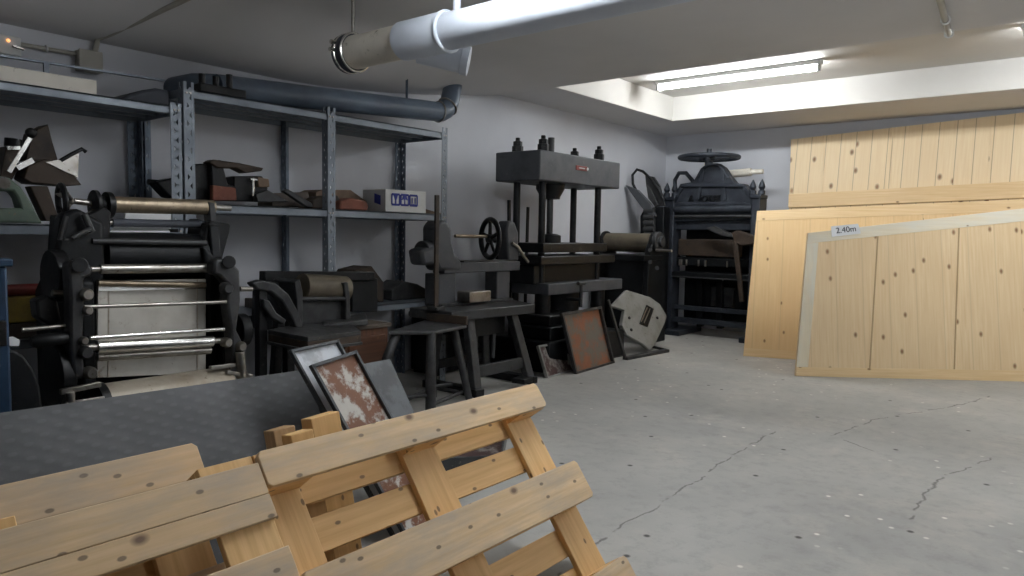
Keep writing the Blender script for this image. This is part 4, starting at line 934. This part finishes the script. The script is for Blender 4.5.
# ------------------------------------------------------------------ four-column hydraulic press
t = P_ = thing('column_press', 'tall black four-column screw press with a massive grey head block', 'press', (-4.7, 6.65, 0))
X1, X0 = -4.41, -5.0; Y0, Y1p = 5.87, 7.44; ZB0, ZB1 = 1.95, 2.255
part('head_block', 'iron_head', MB().box(((X0 + X1) / 2, (Y0 + Y1p) / 2, (ZB0 + ZB1) / 2), (X1 - X0, Y1p - Y0, ZB1 - ZB0)), .012)
cx, cy = (-4.53, -4.87), (6.08, 7.16)
for x in cx:
    for y in cy:
        part('column', 'iron', MB().rod((x, y, .35), (x, y, ZB0), .038, 20), 0)
        nb = part('column_nut', 'iron', MB().lathe((x, y, ZB1), (0, 0, 1), [(0, .062), (.08, .062), (.08, .05), (.13, .05), (.135, .026), (.17, .026)], 6), .004)
part('center_screw', 'iron_grey', MB().rod((-4.72, 6.48, 1.25), (-4.72, 6.48, 2.46), .036, 20), 0)
part('screw_nut', 'iron', MB().lathe((-4.72, 6.48, ZB0), (0, 0, -1), [(0, .16), (.05, .16), (.14, .11), (.16, .11)], 20), .006)
part('moving_platen', 'iron', MB().box((-4.7, 6.62, 1.26), (.52, 1.25, .10)), .01)
part('platen_boss', 'iron', MB().lathe((-4.72, 6.48, 1.31), (0, 0, 1), [(0, .13), (.08, .13), (.1, .08)], 20), .004)
part('bed_plate', 'iron', MB().box((-4.7, 6.62, 1.13), (.62, 1.45, .09)), .01)
part('bed_beam', 'iron_head', MB().box((-4.62, 6.75, .83), (.5, 1.5, .12)), .01)
part('bed_beam', 'iron_dk', MB().box((-4.72, 6.55, .98), (.4, 1.2, .2)), .01)
for y in cy: part('lower_pillar', 'iron', MB().rod((-4.5, y, .32), (-4.5, y, .78), .085, 20), .004)
part('base_block', 'iron_dk', MB().box((-4.6, 6.55, .16), (.8, 1.5, .32)), .02)
part('base_step', 'iron_dk', MB().box((-4.52, 6.25, .39), (.56, .75, .14)), .015)
part('base_step', 'iron', MB().box((-4.50, 6.2, .52), (.46, .6, .1)), .012)
part('hydraulic_cylinder', 'iron_dk', MB().lathe((-4.74, 6.7, .32), (0, 0, 1), [(0, .24), (.5, .24), (.55, .2)], 26), .006)
part('gauge_tap', 'iron_grey', MB().rod((-4.31, 6.52, .62), (-4.31, 6.52, .88), .02).rod((-4.31, 6.46, .88), (-4.31, 6.58, .88), .022).rod((-4.31, 6.52, .7), (-4.5, 6.52, .7), .02), 0)
nmp = part('name_plate', 'red', MB().box((X1 + .004, 6.62, 2.125), (.008, .22, .05)), .003)
MB().box((X1 + .010, 6.62, 2.125), (.004, .11, .01)).lathe((X1 + .008, 6.73, 2.125), (1, 0, 0), [(0, .017), (.004, .017)], 14).build('plate_mark', 'white', nmp)

# ------------------------------------------------------------------ mangle with a brown roller, left of the corner press
t = P_ = thing('mangle', 'low dark mangle with a wide brown roller between the column press and the corner press', 'machine', (-5.0, 8.55, 0))
Ym = 8.5
ra, rb = ay(606, 243, Ym), ay(655, 242, Ym); ra.z = rb.z = (ra.z + rb.z) / 2
part('roller', 'browndrum', MB().rod(ra, rb, .125, 28), 0)
for c in (ra, rb):
    part('end_disc', 'iron', MB().lathe(c + V((-.02, 0, 0)), (1, 0, 0), [(0, .15), (.04, .15)], 24), .004)
    part('side_frame', 'iron_dk', MB().prism([V((c.x - .04, Ym - .28, 0)), V((c.x - .04, Ym + .3, 0)), V((c.x - .04, Ym + .22, c.z)), V((c.x - .04, Ym + .08, c.z + .1)), V((c.x - .04, Ym - .08, c.z + .1)), V((c.x - .04, Ym - .2, c.z - .1))], (.08, 0, 0)), .012)
part('table', 'iron_dk', MB().box(((ra.x + rb.x) / 2, Ym - .12, ra.z - .19), (rb.x - ra.x + .1, .5, .07)), .008)
part('front_plate', 'iron_dk', MB().box(((ra.x + rb.x) / 2, Ym - .05, .60), (rb.x - ra.x - .06, .06, 1.0)), .008)
part('gear_cluster', 'iron_grey', MB().lathe(rb + V((.03, -.02, .02)), (1, 0, 0), [(0, .13), (.05, .13), (.06, .07), (.1, .07)], 18), .004)
for p in ((650, 262), (657, 268), (650, 250)): part('knob', 'iron_grey', MB().rod(ay(*p, Ym - .3), ay(*p, Ym - .2), .026, 12), 0)
part('handle_bar', 'steel', MB().rod(ay(656, 250, Ym - .28), ay(672, 251, Ym - .28), .016), 0)

# ------------------------------------------------------------------ corner press with arched top and handwheel
t = P_ = thing('platen_press', 'massive black cast-iron press with an arched crown and horizontal handwheel in the corner', 'printing press', (-4.3, 9.75, 0))
YF = 9.55
def fy(pts, Y=YF): return pxy(pts, Y)
crown = [(664, 215), (664, 206), (671, 200), (680, 184), (692, 183), (697, 175), (702, 167), (708, 163), (717, 163), (723, 167), (729, 176), (735, 183), (744, 184), (752, 193), (759, 196), (760, 215)]
part('crown', 'iron_blue', MB().prism(fy(crown), (0, .16, 0)), .012)
part('crown_rib', 'iron_blue', MB().prism(fy([(680, 184), (692, 182), (735, 183), (744, 185), (744, 187), (680, 187)], YF - .035), (0, .05, 0)), .006)
part('crown_rib', 'iron_blue', MB().prism(fy([(664, 203), (671, 200), (680, 186), (682, 189), (674, 203)], YF - .03), (0, .04, 0)), .006)
part('crown_rib', 'iron_blue', MB().prism(fy([(744, 186), (752, 194), (759, 196), (759, 200), (750, 198), (742, 189)], YF - .03), (0, .04, 0)), .006)
for a, b in (((703, 169), (698, 200)), ((722, 169), (725, 200))): part('crown_rib', 'iron_blue', MB().bar(ay(*a, YF - .01), ay(*b, YF - .01), .05, .03, (0, 1, 0)), .006)
m = MB(); m.tube(fy([(697, 178), (702, 169), (708, 165), (717, 165), (723, 169), (728, 178)], YF - .01), .02, 8); part('crown_rib', 'iron_blue', m, 0)
part('crown_band', 'iron_blue', MB().prism(fy([(668, 204), (684, 202), (742, 202), (757, 206), (757, 210), (740, 205), (686, 205), (668, 209)], YF - .04), (0, .05, 0)), .006)
o = ay(688.5, 201.5, YF - .012); letters('A  FORSE', o, V((1, 0, 0)), V((0, 0, 1)), .115, 'iron_dk', t, 'raised_lettering', .012, .002)
# side standards
for a, b, c, d in ((664, 674, 200, 348), (751, 760, 198, 341)):
    q = fy([(a, c), (b, c)], YF - .06); part('standard', 'iron_blue', MB().box(((q[0].x + q[1].x) / 2, YF + .08, (q[0].z) / 2), (q[1].x - q[0].x, .26, q[0].z)), .014)
    st = fy([(a - 1, 198), (b + 1, 198)], YF - .06)
    part('standard_cap', 'iron_blue', MB().box(((st[0].x + st[1].x) / 2, YF + .06, q[0].z + .02), (st[1].x - st[0].x, .26, .05)), .008)
    for k, dx in enumerate((-.055, .065)):
        part('finial', 'iron_blue', MB().lathe(((st[0].x + st[1].x) / 2 + dx, YF - .02, q[0].z + .045), (0, 0, 1), [(0, .045), (.05, .045), (.06, .025), (.10, .045), (.15, .03), (.2, .006)], 14), 0)
xl, xr = ay(674, 240, YF).x, ay(751, 240, YF).x; xm = (xl + xr) / 2; ww = xr - xl
part('tie_beam', 'iron_blue', MB().prism(fy([(668, 216), (756, 214), (757, 219), (668, 222)]), (0, .12, 0)), .008)
part('pressure_bar', 'iron_blue', MB().box((xm, YF + .12, 1.60), (ww, .14, .2)), .01)
rp = part('pressure_roll', 'iron_blue', MB().rod((xl, YF + .0, 1.79), (xr, YF + .0, 1.79), .06, 20), 0)
part('guide_bar', 'iron_grey', MB().rod((xl, YF - .02, 1.69), (xr, YF - .02, 1.69), .022), 0)
part('back_wall', 'iron_dk', MB().box((xm, YF + .42, .95), (ww, .05, 1.6)), .006)
part('clamp_beam', 'iron_brown', MB().box((xm - .08, YF + .14, 1.25), (ww * .8, .14, .24)), .01)
part('knife_beam', 'iron_dk', MB().box((xm, YF + .18, 1.05), (ww, .18, .12)), .01)
m = MB()
for x, w in ((678, .05), (684, .02), (696, .02), (703, .03), (725, .02)): q = ay(x, 267, YF); m.box((q.x, YF + .075, 1.03), (w, .02, .09))
part('bright_gibs', 'steel', m, .003)
part('table', 'iron_dk', MB().box((xm, YF + .2, .86), (ww, .5, .08)), .008)
part('table_edge', 'iron_grey', MB().rod((xl, YF - .04, .83), (xr, YF - .04, .83), .014), 0)
part('lower_beam', 'iron_blue', MB().box((xm, YF + .1, .38), (ww, .1, .06)), .006)
part('lower_beam', 'iron_blue', MB().box((xm, YF + .08, .2), (ww, .12, .07)), .006)
for x in (.28, .55): part('inner_leg', 'iron_dk', MB().bar((xl + ww * x, YF + .3, .1), (xl + ww * (x - .03), YF + .3, .85), .09, .08, (0, 1, 0)), .01)
part('counterweight', 'iron_grey', MB().box((xm + .05, YF + .36, .55), (.34, .06, .28)), .01)
for a, b in ((660, 684), (743, 764)):
    q = fy([(a, 345), (b, 345)], YF - .05); part('foot', 'iron_blue', MB().box(((q[0].x + q[1].x) / 2, YF + .15, .035), (q[1].x - q[0].x, .75, .07)), .012)
# handwheel on its vertical screw
c = ay(709, 157.5, YF + .07)
part('hand_wheel', 'iron_blue', MB().torus(c, (0, 0, 1), .40, .03, 44, 10), 0)
m = MB()
for k in range(6): an = PI * k / 3 + .2; m.bar(c, c + V((math.cos(an), math.sin(an), 0)) * .39, .06, .03)
m.lathe(c + V((0, 0, -.05)), (0, 0, 1), [(0, .08), (.1, .08), (.11, .05)], 18); part('wheel_spokes', 'iron_blue', m, .004)
part('wheel_screw', 'iron_blue', MB().lathe(c + V((0, 0, -.14)), (0, 0, 1), [(0, .055), (.08, .055), (.09, .035), (.26, .035)], 14), 0)
# slanting rail and its clamp on the front right, pale arm behind the crown
part('hanging_lever', 'iron_brown', MB().bar(ay(735, 240, YF - .12), ay(742, 302, YF - .16), .065, .04, (0, 1, 0)), .01)
part('lever_clamp', 'iron_brown', MB().prism(fy([(731, 233), (737, 230), (754, 236), (755, 244), (741, 246), (734, 242)], YF - .14), (0, .1, 0)), .012)
part('knife_lever', 'iron_grey', MB().prism(fy([(706, 228), (714, 226), (730, 233), (736, 232), (736, 238), (722, 236), (710, 231)], YF - .13), (0, .05, 0)), .008)
part('rear_arm', 'pvc_beige', MB().rod(ay(729, 174, YF + .35), ay(751, 172, YF + .35), .055, 18).rod(ay(751, 172, YF + .35), ay(763, 171.5, YF + .35), .035, 18), 0)
part('bow_handle', 'iron_blue', MB().tube(fy([(675, 190), (675, 180), (679, 173), (686, 173), (692, 180), (696, 186)], YF + .18), .03, 10), 0)
# paddles and gear rack on its left flank
Yq = 9.2
def padd(pts, Y, d=.03): return MB().prism(pxy(pts, Y), (0, d, 0))
t = P_ = thing('paddle_mechanism', 'dark iron paddles and looped strap fanning out left of the corner press crown', 'machine part', (-5.1, Yq, 0))
part('paddle', 'iron_head', padd([(625, 185), (637, 190), (650, 204), (655, 216), (651, 217), (641, 207)], Yq - .06, .08), .006)
part('paddle', 'iron_grey', padd([(645, 175), (654, 177), (660, 186), (665, 206), (655, 207), (646, 186)], Yq + .06, .03), .006)
part('strap_loop', 'iron', MB().tube(pxy([(638, 194), (633, 184), (632.5, 175), (637, 169.5), (643, 171.5), (651, 179), (658, 188), (664, 200)], Yq + .02), .02, 10), 0)
part('paddle', 'iron_grey', padd([(646, 185), (650, 188), (658, 205), (655, 207), (648, 198)], Yq - .0, .03), .006)
ps = pxy([(655, 207), (655, 345)], Yq); part('post', 'iron_dk', MB().box((ps[0].x + .02, Yq + .1, ps[0].z / 2), (.24, .2, ps[0].z)), .012)
m = MB()
for k in range(6): q = ay(651, 211 + 6 * k, Yq - .02); m.lathe(q + V((-.1, 0, 0)), (1, 0, 0), [(0, .05), (.16, .05)], 10)
part('gear_rack', 'iron_grey', m, .003)
part('curved_guard', 'iron_dk', padd([(640, 216), (646, 205), (652, 208), (650, 238), (640, 236)], Yq + .05, .1), .012)

for o in bpy.data.objects:
    if '_o' in o: del o['_o']
